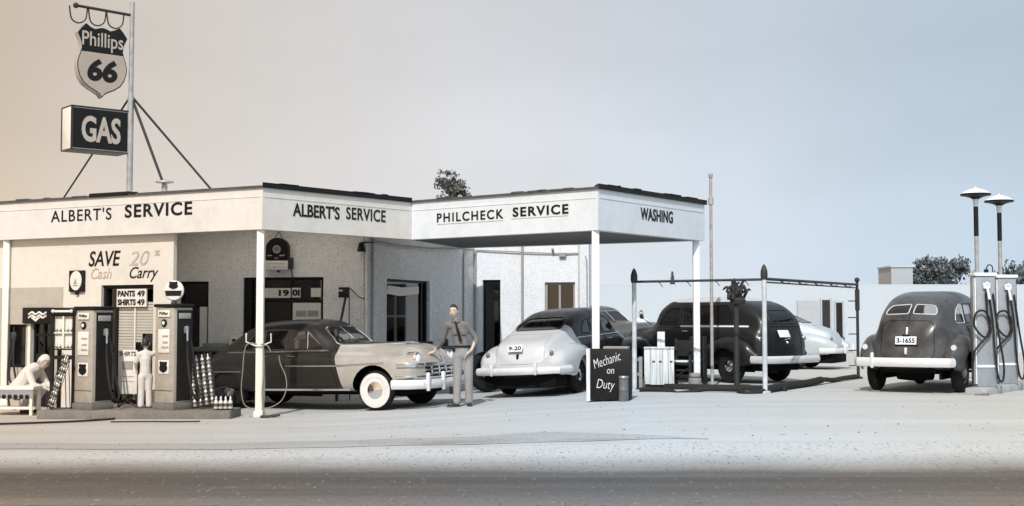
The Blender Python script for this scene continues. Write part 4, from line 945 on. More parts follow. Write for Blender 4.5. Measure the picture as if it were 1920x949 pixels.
def coupe(name, label, paint, deck, loc, hd, plate=None):
    T = [(-2.48, .46, .60, .74, .56, .42), (-2.28, .40, .74, .98, .66, .50), (-1.9, .36, .88, 1.13, .72, .56), (-1.5, .34, .95, 1.25, .76, .58), (-1.1, .32, 1.0, 1.42, .79, .60), (-.6, .30, 1.02, 1.57, .80, .60),
         (0.0, .30, 1.03, 1.62, .80, .60), (.5, .30, 1.03, 1.56, .79, .59), (.9, .30, 1.03, 1.30, .77, .56), (1.1, .30, 1.02, 1.19, .74, .50), (1.6, .34, .97, 1.15, .58, .38), (2.1, .42, .92, 1.08, .44, .30), (2.4, .48, .80, .96, .34, .24)]
    fr = [(-2.55, .62, .12, .46, .66), (-2.25, .68, .21, .38, .86), (-1.75, .70, .235, .34, .97), (-1.2, .72, .19, .34, .93), (-.75, .76, .09, .40, .70)]
    ff = [(.55, .76, .09, .40, .66), (.95, .72, .17, .36, .88), (1.5, .70, .22, .35, .95), (2.1, .66, .22, .40, .92), (2.5, .60, .13, .5, .78)]
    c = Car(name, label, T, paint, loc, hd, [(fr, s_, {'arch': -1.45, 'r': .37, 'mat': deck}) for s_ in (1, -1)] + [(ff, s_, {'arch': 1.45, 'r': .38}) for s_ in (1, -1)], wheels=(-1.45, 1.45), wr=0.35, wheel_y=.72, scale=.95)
    c.endx = {1: .35, -1: .5}
    for sd in (-1, 1):
        c.window(rpoly([(-1.0, 1.13), (-.84, 1.34), (-.58, 1.42), (-.58, 1.13)], [.06, .14, .04, .03]), 'side', sd, 'pole_dark', .010)
        c.window(rpoly([(-.48, 1.12), (-.48, 1.42), (-.04, 1.44), (-.04, 1.12)], .06), 'side', sd, 'pole_dark', .010)
        c.window(rpoly([(.06, 1.12), (.06, 1.44), (.42, 1.42), (.78, 1.12)], [.05, .05, .12, .04]), 'side', sd, 'pole_dark', .010)
        for poly in ([(.01, .42), (.80, .42), (.80, 1.06), (.01, 1.06)], [(-.62, .42), (-.03, .42), (-.03, 1.06), (-.55, 1.06)]):
            d = c.panel(poly, 'side', sd, 'door', .005)
            hl = c.project([(poly[0][0] + .10, .98), (poly[0][0] + .26, .98)], 'side', sd, .025)
            b = MB(); b.tube(hl, .012, seg=6); b.build('door_handle', 'chrome', d)
        c.trim([(-1.25, 1.05), (.95, 1.08)], 'side', sd, .012, 'chrome', 'belt_moulding')
        c.trim([(-.65, .36), (.85, .36)], 'side', sd, .022, 'chrome', 'sill_moulding')
    c.window(rpoly([(-.56, 1.21), (.56, 1.21), (.44, 1.48), (-.44, 1.48)], .09), 'end', 1, 'chrome', .014, 'windshield')
    c.trim([(0, 1.21), (0, 1.49)], 'end', 1, .012, 'chrome', 'windshield_bar')
    c.window(rpoly([(-.50, 1.23), (.50, 1.23), (.40, 1.45), (-.40, 1.45)], .10), 'end', -1, 'black', .014, 'rear_window')
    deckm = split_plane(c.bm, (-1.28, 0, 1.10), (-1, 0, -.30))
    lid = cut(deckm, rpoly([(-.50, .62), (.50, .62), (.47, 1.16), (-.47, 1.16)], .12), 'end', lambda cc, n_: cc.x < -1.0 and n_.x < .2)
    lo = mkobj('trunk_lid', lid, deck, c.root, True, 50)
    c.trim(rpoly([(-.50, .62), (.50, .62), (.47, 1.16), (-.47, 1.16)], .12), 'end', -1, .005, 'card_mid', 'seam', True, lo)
    mkobj('rear_deck', deckm, deck, c.root, True, 40)  # tail set in a paler colour than roof and sides
    p = c.hit((-4, 0, .80), (1, 0, 0))
    if plate:
        c.plate(p.x - .03, 0.06, .90 + .02, plate, -1, .30, .13, 14)
        b = MB(); b.box((p.x - .02, 0.02, .76), (.05, .05, .10), bev=.015).box((p.x - .03, .02, .69), (.03, .025, .07), bev=.01); b.build('trunk_handle', 'black', lo)
    for sd in (-1, 1):
        b = MB(); b.ball((-2.40, sd * .66, .80), .05, (.7, .8, 1.2)); b.build('tail_lamp', 'red_lens', c.root)
        headlamp(c, 2.36, sd * .60, .80, .10)
    b = bar([(-2.15, -.93, .50), (-2.5, -.84, .50), (-2.64, -.4, .50), (-2.66, 0, .50), (-2.64, .4, .50), (-2.5, .84, .50), (-2.15, .93, .50)], .042, 1.7); guard(b, -2.70, -.45, .53, .22); guard(b, -2.70, .45, .53, .22); b.build('bumper', 'alu' if plate else 'alu', c.root)
    b = bar([(2.1, -.88, .50), (2.5, -.8, .50), (2.66, 0, .50), (2.5, .8, .50), (2.1, .88, .50)], .042, 1.7); guard(b, 2.68, -.3, .53, .22); guard(b, 2.68, .3, .53, .22); b.build('bumper', 'alu', c.root)
    c.trim([(-.3, .6), (.3, .6)], 'end', 1, .016, 'chrome', 'grille_bar'); c.trim([(-.3, .7), (.3, .7)], 'end', 1, .016, 'chrome', 'grille_bar')
    c.finish()
    for x in (-1.45, 1.45):
        for sd in (-1, 1): c.wheel(x, sd * .72)
    c.chassis(-2.3, 2.2); c.cabin(.35, -.55, col_x=.42, wz=1.14)
    b = MB(); b.bx(-2.45, -1.9, -.74, .74, .17, .47, bev=.03).bx(-1.9, 1.9, -.62, .62, .15, .40, bev=.03); b.build('shade_block', 'underbody', c.root)  # near-black blocks added to darken the gap beneath the car
    return c
car2 = coupe('pale_tail_sedan', 'sedan seen from behind, white trunk and dark roof, beside the mechanic board', 'paint_coupe_dark', 'paint_coupe', (1.17, 24.85, 0), R(64), '9-20')
car4 = coupe('pale_sedan', 'pale rounded sedan parked beyond the delivery van, only its tail showing', 'paint_pale', 'paint_pale', (6.25, 33.6, 0), R(152))

def van(loc, hd):
    T = [(-2.30, .42, .72, .94, .62, .44), (-2.18, .38, .92, 1.22, .71, .52), (-1.98, .36, 1.04, 1.46, .76, .56), (-1.65, .35, 1.10, 1.64, .79, .60), (-1.1, .34, 1.12, 1.75, .80, .62), (-.2, .33, 1.12, 1.78, .80, .62), (.45, .33, 1.11, 1.74, .79, .61), (.80, .33, 1.10, 1.58, .77, .60), (1.05, .33, 1.07, 1.26, .72, .52),
         (1.25, .34, 1.04, 1.19, .66, .46), (1.7, .38, .98, 1.15, .50, .34), (2.15, .44, .92, 1.08, .36, .24), (2.4, .5, .82, .96, .26, .18)]
    fr = [(-2.12, .66, .10, .44, .62), (-1.88, .70, .20, .36, .86), (-1.4, .72, .24, .34, .97), (-.95, .74, .19, .34, .88), (-.62, .78, .08, .38, .62)]
    ff = [(.75, .74, .09, .40, .62), (1.1, .70, .19, .36, .86), (1.55, .68, .23, .36, .94), (2.05, .66, .22, .42, .88), (2.4, .62, .12, .54, .74)]
    c = Car('delivery_van', 'dark panel van with a pale side stripe, seen from behind through the wash rack', T, 'paint_van', loc, hd, [(fr, s_, {'arch': -1.38, 'r': .38}) for s_ in (1, -1)] + [(ff, s_, {'arch': 1.5, 'r': .38}) for s_ in (1, -1)], wheels=(-1.38, 1.5), wr=.35, wheel_y=.70, tail=.26, scale=.96)
    c.endx = {1: .35, -1: 1.3}
    for sd in (-1, 1):
        c.window(rpoly([(.12, 1.20), (.12, 1.57), (.48, 1.55), (.78, 1.20)], [.05, .06, .12, .05]), 'side', sd, 'black', .016)
        c.window(rpoly([(-.26, 1.22), (-.26, 1.55), (.02, 1.56), (.02, 1.22)], .05), 'side', sd, 'black', .012)
        for poly in ([(-.30, .44), (.80, .44), (.82, 1.14), (-.30, 1.14)],):
            d = c.panel(poly, 'side', sd, 'door', .005); hl = c.project([(-.22, 1.06), (-.06, 1.06)], 'side', sd, .025); b = MB(); b.tube(hl, .012, seg=6); b.build('door_handle', 'chrome', d)
        c.trim([(-1.85, 1.165), (-.34, 1.165)], 'side', sd, .024, 'white_cool', 'side_stripe'); c.trim([(-.34, 1.165), (.05, 1.165)], 'side', sd, .024, 'white_cool', 'side_stripe')
        pn = c.panel(rpoly([(-1.40, 1.24), (-.40, 1.24), (-.40, 1.60), (-1.25, 1.60)], .03), 'side', sd, 'side_panel', .008, 'black')
        c.trim([(-1.25, 1.685), (.3, 1.685)], 'side', sd, .016, 'paint_van_roof', 'drip_moulding')
    c.window(rpoly([(-.52, 1.24), (.52, 1.24), (.42, 1.54), (-.42, 1.54)], .08), 'end', 1, 'black', .016, 'windshield')
    dr = c.panel(rpoly([(-.48, .52), (.48, .52), (.46, 1.16), (-.46, 1.16)], .06), 'end', -1, 'rear_door', .006)
    c.window(rpoly([(-.40, 1.24), (.40, 1.24), (.33, 1.50), (-.33, 1.50)], .08), 'end', -1, 'pole_dark', .016, 'rear_window')
    top = split_plane(c.bm, (0, 0, 1.70), (0, 0, 1)); mkobj('roof', top, 'paint_van_roof', c.root, True, 50)  # pale colour carries the sunlight falling on the roof
    p = c.hit((-4, .1, 1.0), (1, 0, 0)); c.plate(p.x - .04, .12, 1.02, None, -1, .32, .16, 26, 'white_cool')
    b = MB(); b.rod((p.x - .05, -.05, .92), (p.x - .05, .12, .90), .014).ball((p.x - .04, .02, .84), .03); b.build('door_handle', 'chrome', dr)
    for sd in (-1, 1):
        q = c.hit((-4, sd * .68, .92), (1, 0, 0))
        b = MB(); b.ball((q.x - .01, sd * .68, .92), .05, (.6, 1, 1)); b.build('tail_lamp', 'chrome', c.root); headlamp(c, 2.28, sd * .62, .82, .10)
    b = bar([(-2.05, -.84, .50), (-2.4, -.80, .50), (-2.50, -.4, .50), (-2.52, 0, .50), (-2.50, .4, .50), (-2.4, .80, .50), (-2.05, .84, .50)], .045, 1.7)
    for y in (-.4, .4): b.rod((-2.45, y, .48), (-1.9, y * .9, .40), .03)
    b.build('bumper', 'alu', c.root)
    b = bar([(2.1, -.84, .50), (2.5, -.7, .50), (2.6, 0, .50), (2.5, .7, .50), (2.1, .84, .50)], .04, 1.7); b.build('bumper', 'alu', c.root)
    b = MB(); b.bx(-.6, .8, .66, .86, .32, .36, bev=.01).bx(-.6, .8, -.86, -.66, .32, .36, bev=.01); b.build('running_board', 'pole_dark', c.root)
    b = MB(); b.rod((.9, .80, 1.2), (1.0, 1.0, 1.36), .01).lathe([(0, 0), (.06, .004), (.06, .015), (0, .02)], 16, loc=(1.0, 1.02, 1.38), rot=(0, R(-80), 0)); b.build('wing_mirror', 'pole_dark', c.root)
    c.finish()
    for x in (-1.38, 1.5):
        for sd in (-1, 1): c.wheel(x, sd * .70)
    c.chassis(-2.1, 2.2); c.cabin(.12, None, seat=.82, back=1.15, col_x=.42, wz=1.24)
    return c
car5 = van((4.10, 26.95, 0), R(127))

def humpback(loc, hd):
    T = [(-2.06, .44, .62, .78, .46, .36), (-1.97, .40, .80, 1.06, .58, .46), (-1.78, .38, .95, 1.30, .66, .50), (-1.45, .36, 1.05, 1.52, .71, .53), (-.95, .35, 1.10, 1.69, .74, .56), (-.35, .34, 1.12, 1.76, .75, .57), (.25, .34, 1.12, 1.72, .74, .56), (.62, .34, 1.11, 1.58, .72, .54), (.88, .34, 1.09, 1.27, .68, .48),
         (1.1, .35, 1.05, 1.19, .60, .40), (1.6, .4, .98, 1.14, .44, .28), (2.1, .46, .9, 1.06, .28, .18), (2.3, .52, .8, .94, .2, .14)]
    fr = [(-1.98, .70, .09, .44, .64), (-1.78, .72, .165, .36, .86), (-1.35, .73, .20, .34, 1.0), (-.95, .74, .17, .34, .92), (-.62, .76, .07, .38, .66)]
    ff = [(.55, .74, .08, .40, .62), (.95, .71, .17, .36, .88), (1.4, .69, .20, .36, .96), (1.9, .66, .20, .42, .92), (2.3, .62, .11, .54, .76)]
    c = Car('humpback_sedan', 'old dark humpback sedan with split rear windows, parked by the pump island', T, 'paint_old', loc, hd, [(fr, s_, {'arch': -1.35, 'r': .38}) for s_ in (1, -1)] + [(ff, s_, {'arch': 1.4, 'r': .38}) for s_ in (1, -1)], wheels=(-1.35, 1.4), wr=.35, wheel_y=.72, tail=.30)
    c.endx = {1: .3, -1: .75}
    for sd in (-1, 1):
        c.window(rpoly([(-1.22, 1.20), (-1.12, 1.42), (-.86, 1.53), (-.74, 1.53), (-.74, 1.20)], [.08, .14, .1, .03, .03]), 'side', sd, 'alu', .009)
        c.window(rpoly([(-.64, 1.20), (-.64, 1.54), (-.14, 1.56), (-.14, 1.20)], .05), 'side', sd, 'pole_dark', .010)
        c.window(rpoly([(-.05, 1.20), (-.05, 1.56), (.30, 1.54), (.62, 1.20)], [.05, .05, .12, .04]), 'side', sd, 'pole_dark', .010)
        for poly in ([(-.10, .42), (.66, .42), (.68, 1.14), (-.10, 1.14)], [(-.72, .55), (-.14, .42), (-.14, 1.14), (-.70, 1.14)]):
            d = c.panel(poly, 'side', sd, 'door', .005); hl = c.project([(poly[0][0] + .08, 1.05), (poly[0][0] + .22, 1.05)], 'side', sd, .025); b = MB(); b.tube(hl, .012, seg=6); b.build('door_handle', 'chrome', d)
        c.window(rpoly([(sd * .04, 1.36), (sd * .44, 1.345), (sd * .42, 1.44), (sd * .36, 1.505), (sd * .04, 1.525)][::sd], [.03, .07, .06, .05, .03][::sd]), 'end', -1, 'alu', .010, 'rear_window')
        c.window(rpoly([(sd * .03, 1.26), (sd * .50, 1.26), (sd * .42, 1.54), (sd * .03, 1.56)][::sd], .05), 'end', 1, 'pole_dark', .012, 'windshield')
    lid = c.panel(rpoly([(-.46, .58), (.46, .58), (.44, 1.24), (-.44, 1.24)], .16), 'end', -1, 'trunk_lid', .005)
    c.trim([(0, 1.02), (0, 1.34)], 'end', -1, .012, 'pole_dark', 'centre_rib', parent=lid, eps=.004)
    p = c.hit((-4, 0, .92), (1, 0, 0)); q = c.hit((-4, 0, 1.06), (1, 0, 0)); r0 = c.hit((-4, 0, .70), (1, 0, 0))
    b = MB(); b.box((q.x - .02, -.0, 1.06), (.035, .035, .14), rot=(0, R(14), 0), bev=.012); b.build('trunk_handle', 'alu', lid)
    c.plate(p.x - .05, .0, .90, '3-1655', -1, .36, .14, 10)
    b = MB(); b.box((p.x - .03, 0, .99), (.06, .12, .03), bev=.01).box((p.x - .02, 0, .82), (.05, .40, .03), bev=.01); b.build('plate_bracket', 'black', c.root)
    b = MB(); b.box((r0.x - .02, 0, .72), (.04, .05, .12), bev=.015); b.build('latch', 'alu', lid)
    for sd in (-1, 1):
        h_ = c.hit((-4, sd * .76, .78), (1, 0, 0)); b = MB(); b.ball((h_.x - .005, sd * .76, .78), .055, (.6, .7, 1.3)); b.build('tail_lamp', 'red_lens', c.root)
        b = MB(); b.lathe([(.05, 0), (.045, .012), (.03, .012)], 16, loc=(h_.x - .03, sd * .76, .78), rot=(0, R(-90), 0)).box((h_.x, sd * .74, .68), (.03, .13, .05), bev=.012); b.build('lamp_bezel', 'alu', c.root)
        headlamp(c, 2.2, sd * .62, .84, .09)
    b = bar([(-2.06, -.80, .53), (-2.17, -.76, .53), (-2.25, -.4, .53), (-2.27, 0, .53), (-2.25, .4, .53), (-2.17, .80, .53), (-2.06, .86, .53)], .042, 1.9); guard(b, -2.27, .52, .56, .27, .06)
    for y in (-.4, .4): b.rod((-2.2, y, .5), (-1.7, y, .42), .025)
    b.build('bumper', 'alu', c.root)
    b = bar([(1.9, -.86, .52), (2.35, -.7, .52), (2.46, 0, .52), (2.35, .7, .52), (1.9, .86, .52)], .04, 1.8); b.build('bumper', 'alu', c.root)
    b = MB(); b.bx(-.6, .6, .64, .84, .32, .355, bev=.01).bx(-.6, .6, -.84, -.64, .32, .355, bev=.01); b.build('running_board', 'pole_dark', c.root)
    b = MB(); b.lathe([(.15, -.3), (.17, -.1), (.17, .1), (.15, .3)], 18, loc=(-1.5, 0, .36), rot=(R(90), 0, 0)).box((-1.9, 0, .40), (.3, .9, .1)); b.build('fuel_tank', 'underbody', c.root)
    c.finish()
    for x in (-1.35, 1.4):
        for sd in (-1, 1): c.wheel(x, sd * .72, 'plain', 'steel')
    c.chassis(-1.5, 2.1, .5, .30, .46); c.cabin(.22, -.62, seat=.82, back=1.2, col_x=.32, wz=1.2)
    return c
car6 = humpback((7.88, 23.75, 0), R(57))

# ------------------------------------------------------------------ roof signs
t = thing('sign_mast', 'tall iron mast on the canopy roof braced by three struts', 'mast', (-6.78, 22.6, 3.66))
u40 = Vector((math.cos(R(40)), math.sin(R(40)), 0))
b = MB(); b.rod((0, 0, 0), (0, 0, 1.9), .055).rod((0, 0, 1.88), (0, 0, 3.58), .043).box((0, 0, .03), (.3, .3, .06)); b.build('pole', 'pole_grey', t)
for q, r_ in (((.75, -.12, 0.0), .026), ((1.55, 0.6, 0.0), .022), ((-1.62, 1.0, 0.0), .018)):
    b = MB(); b.rod((0, 0, 1.9), q, r_, r_ * .9); b.build('strut', 'pole_dark', t)
b = MB(); arm = -u40 * 1.02
b.rod((0, 0, 3.34), arm + Vector((0, 0, 3.36)), .026)
for k in (.30, .62, .95):
    b.tube(catmull([arm * (k + .16) + Vector((0, 0, 3.34)), arm * (k + .12) + Vector((0, 0, 3.12)), arm * (k) + Vector((0, 0, 3.06)), arm * (k - .12) + Vector((0, 0, 3.14)), arm * (k - .15) + Vector((0, 0, 3.33))], 5), .013, seg=6)
b.ball(arm + Vector((0, 0, 3.36)), .05); b.build('scroll_bracket', 'pole_dark', t)
# shield
sc_ = Vector((-6.78, 22.6, 0)) - u40 * .56
t = thing('shield_sign', 'enamel shield sign with a large numeral hanging above the roof', 'sign', (sc_.x, sc_.y, 5.44), R(40))
HW = [(0, .965), (.07, .955), (.15, .935), (.24, .955), (.33, 1.0), (.41, .94), (.49, .86), (.445, .79), (.415, .73), (.405, .66), (.435, .59), (.465, .53), (.49, .45), (.485, .37), (.44, .26), (.36, .175), (.24, .115), (.12, .075), (.05, .045), (0, 0)]
SW, SH = .92, 1.29
outl = [(x * SW, z * SH) for x, z in HW] + [(-x * SW, z * SH) for x, z in HW[-2:0:-1]]
def scaled(k, dz=0.0): return [(x * k, (z - SH * .5) * k + SH * .5 + dz) for x, z in outl]
b = MB(); b.prism(outl, -.07, .07); b.build('shield', 'sign_letter', t)
fl = [p for p in scaled(.955)]
zc = .615 * SH
def clip(poly, top):
    out = []
    for i in range(len(poly)):
        p, q = poly[i], poly[(i + 1) % len(poly)]; ins = lambda v: (v[1] >= zc + .008) if top else (v[1] <= zc - .008); lv = zc + (.008 if top else -.008)
        if ins(p): out.append(p)
        if ins(p) != ins(q): tt = (lv - p[1]) / (q[1] - p[1]); out.append((lin(p[0], q[0], tt), lv))
    return out
b = MB(); b.prism(scaled(.985), -.074, -.071); b.build('border', 'sign_black', t, smooth=False)
b = MB(); b.prism(clip(fl, True), -.080, -.075); up_ = b.build('field', 'sign_black', t, smooth=False)
b = MB(); b.prism(clip(fl, False), -.080, -.075); lo_ = b.build('field', 'sign_tan', t, smooth=False)
letters(up_, 'Phillips', .74, .33, (0.0, .775 * SH - .02), -.081, 'sign_letter', bold=.008, depth=.004)
letters(lo_, '66', .54, .40, (0.0, .375 * SH), -.081, 'sign_black', bold=.045, shear=.12, depth=.004)
# box sign
FG = Frame((-7.60, 21.92), (-6.82, 22.57))
t = thing('gas_box_sign', 'black fronted box sign lettered GAS on the mast, with white end', 'sign'); FG.place(t, 0, 0, 4.53)
b = MB(); b.bx(0, FG.L, 0.0, .44, 0, .73, bev=.008); b.build('box', 'white_warm', t)
b = MB(); b.bx(.03, FG.L - .005, -.012, -.001, .02, .71); f_ = b.build('face', 'sign_black', t, smooth=False)
b = MB(); b.bx(-.005, FG.L + .005, -.03, .445, .732, .75).bx(-.005, FG.L + .005, -.03, .445, -.02, -.002).bx(-.008, .02, -.02, -.003, 0, .73).bx(-.010, -.001, .41, .445, 0, .73); b.build('edge_trim', 'pole_dark', t, smooth=False)
letters(f_, 'GAS', .70, .46, (.53, .36), -.013, 'sign_letter', bold=.03, depth=.01)
b = MB(); b.rod((FG.L, .1, .6), (FG.L + .05, .1, .6), .02).rod((FG.L, .1, .15), (FG.L + .05, .1, .15), .02); b.build('bracket', 'pole_dark', t)
t = thing('roof_vent', 'small metal vent cap on the canopy roof right of the mast', 'vent', (-6.05, 22.2, 3.66))
b = MB(); b.lathe([(.05, 0), (.05, .26), (.03, .28), (.16, .30), (.15, .325), (0, .35)], 16); b.build('cowl', 'pole_grey', t)
t = thing('vent_pipe', 'tall thin pipe standing at the outer end of the washing canopy', 'pipe', (3.74, 24.0, gz(3.74, 24)))
b = MB(); b.rod((0, 0, 0), (0, 0, 3.95), .032, .028).rod((0, 0, 3.42), (0, 0, 3.55), .05).rod((0, 0, 3.93), (0, 0, 4.0), .04); b.build('pipe', 'pole_grey', t)

# ------------------------------------------------------------------ far buildings and trees
t = thing('far_white_building', 'long low white building across the back of the lot', 'building', (14.0, 49.0, 0.3))
b = MB(); b.bx(-11.5, 14, 0, 6, -.3, 2.55); b.build('wall', 'far_white', t, smooth=False)
b = MB(); b.bx(-11.5, 14, 0.01, 6.0, 2.552, 2.60); b.build('roof', 'far_white', t, smooth=False)
for x0, x1, m_, z1 in ((-2.15, -1.85, 'black_matt', 2.0), (-1.62, -1.38, 'dark_panel', 1.9)):
    b = MB(); b.bx(x0, x1, -.05, -.003, 0, z1); d = b.build('door', m_, t, smooth=False)
    b = MB(); b.bx(x0 - .06, x0 - .002, -.06, -.004, 0, z1 + .06).bx(x1 + .002, x1 + .06, -.06, -.004, 0, z1 + .06); b.build('frame', 'far_grey', d, smooth=False)
b = MB(); b.bx(-3.1, -2.3, -.10, -.003, .5, 1.98); b.build('shutter', 'far_grey', t, smooth=False)
t = thing('flat_grey_block', 'plain grey block rising behind the white building beside the tree', 'building', (17.25, 56.5, 0.3))
b = MB(); b.bx(-.5, .45, 0, 2, -.3, 3.55); b.build('wall', 'far_grey', t, smooth=False); b = MB(); b.bx(-.55, .5, -.05, 2.05, 3.552, 3.62); b.build('roof', 'far_white', t, smooth=False)

def tree(name, label, loc, h_trunk, blobs, n, leaf, m_leaf='leaf', seed=1, tr=.12):
    rnd = random.Random(seed); t = thing(name, label, 'tree', loc)
    b = MB(); b.tube([(0, 0, -.2), (.05, 0, h_trunk * .5), (0, .03, h_trunk)], [tr, tr * .8, tr * .6])
    for bx_, by_, bz_, br in blobs: b.tube([(0, 0, h_trunk * .85), (bx_ * .5, by_ * .5, lin(h_trunk, bz_, .6)), (bx_, by_, bz_ + br * .4)], [tr * .5, tr * .3, tr * .1], seg=6)
    b.build('trunk', 'bark', t)
    bm = bmesh.new(); tot = sum(q[3] ** 2 for q in blobs)
    for bx_, by_, bz_, br in blobs:
        nc = max(4, int(n * br * br / tot / 14))
        for c_ in range(nc):
            v = Vector((rnd.gauss(0, 1), rnd.gauss(0, 1), rnd.gauss(0, 1))).normalized() * br * (rnd.random() ** .4) * rnd.uniform(.8, 1.18)
            cc = Vector((bx_, by_, bz_)) + v
            for k in range(14):
                p = cc + Vector((rnd.gauss(0, 1), rnd.gauss(0, 1), rnd.gauss(0, .8))) * br * .13
                e = Euler((rnd.uniform(0, 6.3), rnd.uniform(0, 6.3), rnd.uniform(0, 6.3))).to_matrix(); l_ = leaf * rnd.uniform(.6, 1.3)
                q = [p + e @ Vector(w_) * l_ for w_ in ((-.5, -.28, 0), (0, -.36, .06), (.6, 0, 0), (0, .36, .06), (-.5, .28, 0))]
                bm.faces.new([bm.verts.new(x) for x in q])
    mkobj('crown', bm, m_leaf, t, smooth=False); return t
tree('street_tree', 'dark leafy treetop showing over the roof above the lettered fascia', (-2.15, 46, 0), 5.2, [(-.2, 0, 6.5, .42), (.15, .1, 6.1, .5), (.55, 0, 5.6, .42), (-.35, .1, 5.6, .45), (1.0, .1, 5.35, .26), (0, 0, 5.2, .7)], 6500, .075, 'leaf', 3)
tree('leafy_tree', 'bushy tree beyond the old humpback sedan and the pumps', (18.9, 57.5, .3), 2.2, [(-.2, 0, 3.55, .62), (.5, .1, 3.3, .7), (-.6, 0, 2.9, .7), (.6, 0, 2.5, .8), (1.2, 0, 3.6, .5)], 5200, .12, 'leaf_cool', 5)
tree('shrubby_tree', 'low spreading tree behind the island pumps at the edge of the lot', (22.6, 56.5, .3), 1.8, [(-.6, 0, 2.9, .9), (.4, 0, 2.7, 1.1), (1.3, 0, 3.1, .9), (-.3, 0, 1.9, .9)], 5200, .13, 'leaf_cool', 9)
t = thing('cypress_tree', 'small pointed dark evergreen showing over the far white roof', 'tree', (7.9, 63, .3))
b = MB(); b.rod((0, 0, -.2), (0, 0, 2.4), .08); b.build('trunk', 'bark', t)
bm = bmesh.new(); rnd = random.Random(4)
for k in range(900):
    z = rnd.uniform(1.2, 3.55); rr = .34 * (1 - (z - 1.0) / 2.6) ** .8 * rnd.random() ** .4; a = rnd.uniform(0, 6.3); p = Vector((rr * math.cos(a), rr * math.sin(a), z))
    e = Euler((rnd.uniform(-.6, .6), rnd.uniform(-.6, .6), rnd.uniform(0, 6.3))).to_matrix(); bm.faces.new([bm.verts.new(p + e @ Vector(w_) * .14) for w_ in ((-.3, 0, -.4), (.3, 0, -.4), (0, 0, .7))])
mkobj('crown', bm, 'leaf_cool', t, smooth=False)

# ------------------------------------------------------------------ pump islands
isl = thing('pump_island', 'low dark concrete island under the tall warm grey pumps', 'pump island', (-6.02, 20.83, 0))
b = MB(); b.bx(-1.53, 1.55, -.42, .42, -.05, .135, bev=.03); b.build('kerb', 'concrete', isl)

def pump(label, x, y, z, rz, body, dark, H=1.66, W=.44, D=.40, group=None, badge=True):
    t = thing('fuel_pump', label, 'fuel pump', (x, y, z), rz, group)
    b = MB(); b.box((0, 0, .05), (W + .04, D + .04, .10), bev=.012); b.build('plinth', 'concrete', t)
    b = MB(); b.box((0, 0, .10 + (H - .16) / 2), (W, D, H - .16), bev=.02); bo = b.build('cabinet', body, t)
    b = MB(); b.box((0, 0, H - .03), (W + .05, D + .05, .055), bev=.02); b.build('cap', 'black', t)
    f = -D / 2
    b = MB(); b.bx(-W / 2 + .01, W / 2 - .01, f - .006, f + .01, .30, .308); b.build('seam', 'pole_dark', bo)
    b = MB(); b.box((0, f - .012, H - .16), (.27, .02, .11), bev=.008); bd = b.build('badge', 'card', t)
    letters(bd, 'Phillips', .20, .06, (0, H - .16), f - .0225, 'black', bold=.03, depth=.002)
    b = MB(); b.lathe([(.0, 0), (.062, 0), (.062, .016), (.05, .022), (0, .022)], 24, loc=(0, f, H - .31), rot=(R(90), 0, 0)); dl = b.build('sight_glass', 'black', t)
    b = MB(); b.lathe([(.0, 0), (.03, 0), (.03, .008), (0, .012)], 16, loc=(0, f - .022, H - .31), rot=(R(90), 0, 0)); b.build('lens', 'lens', dl)
    b = MB(); b.box((0, f - .008, H - .60), (.26, .016, .38), bev=.006); fa = b.build('dial_face', 'card', t)
    b = MB()
    for k, (q, w_) in enumerate(((.08, .14), (-.02, .12), (-.10, .16))): b.bx(-.02 - w_ / 2 + .06, w_ / 2 + .04, f - .020, f - .017, H - .60 + q - .018, H - .60 + q + .012)
    b.build('counter', 'card_mid', fa, smooth=False)
    b = MB(); b.box((0, f - .006, H - 1.02), (.24, .012, .22), bev=.004); em = b.build('emblem_plate', 'card', t)
    b = MB(); b.prism([(x_ * .19, H - 1.115 + z_ * .19) for x_, z_ in [(p[0] / SW, p[1] / SH) for p in outl]], f - .018, f - .0125); b.build('shield_emblem', 'black', em, smooth=False)
    # hose side
    b = MB(); b.bx(W / 2 - .004, W / 2 + .012, -D / 2 + .065, D / 2 - .015, .14, H - .10); sp = b.build('side_panel', dark, t, smooth=False)  # side away from the sun set near-black, its shade in the colour
    b = MB(); b.bx(W / 2 + .013, W / 2 + .024, -D / 2 + .09, D / 2 - .06, H - .24, H - .15, bev=.004); b.build('badge', 'card_mid', sp)
    b = MB(); b.box((W / 2 + .05, .02, H - .42), (.08, .06, .12), bev=.02).rod((W / 2 + .07, .02, H - .36), (W / 2 + .10, -.0, H - .62), .018); b.build('nozzle', 'steel', t)
    b = MB(); b.tube(catmull([(W / 2 + .03, .06, H - .38), (W / 2 + .10, .10, H - .7), (W / 2 + .16, .14, .5), (W / 2 + .22, .16, .22), (W / 2 + .27, .05, .16), (W / 2 + .24, -.04, .35), (W / 2 + .13, -.02, .8), (W / 2 + .10, .0, H - .60)], 8), .019); b.build('hose', 'hose', t)
    return t
RZP = R(-33)
pump('tall warm grey pump without a globe, between the oil cabinet and the blind window', -6.80, 20.86, .135, RZP, 'grey_warm', 'dark_panel')
p2 = pump('tall warm grey pump topped by a round disc sign, beside the bottle rack', -5.50, 20.86, .135, RZP, 'grey_warm', 'dark_panel', H=1.70)
t = thing('round_pump_sign', 'round white disc sign with dark band and shield on top of a pump', 'sign', (-5.50, 20.84, 1.835), R(-8))
b = MB(); b.lathe([(.05, 0), (.045, .03), (.03, .05), (.03, .07)], 16); b.build('stem', 'pole_dark', t)
b = MB(); b.lathe([(0, .03), (.15, .03), (.166, .015), (.166, -.015), (.15, -.03), (0, -.03)], 40, loc=(0, 0, .215), rot=(R(90), 0, 0)); ds = b.build('disc', 'card', t)
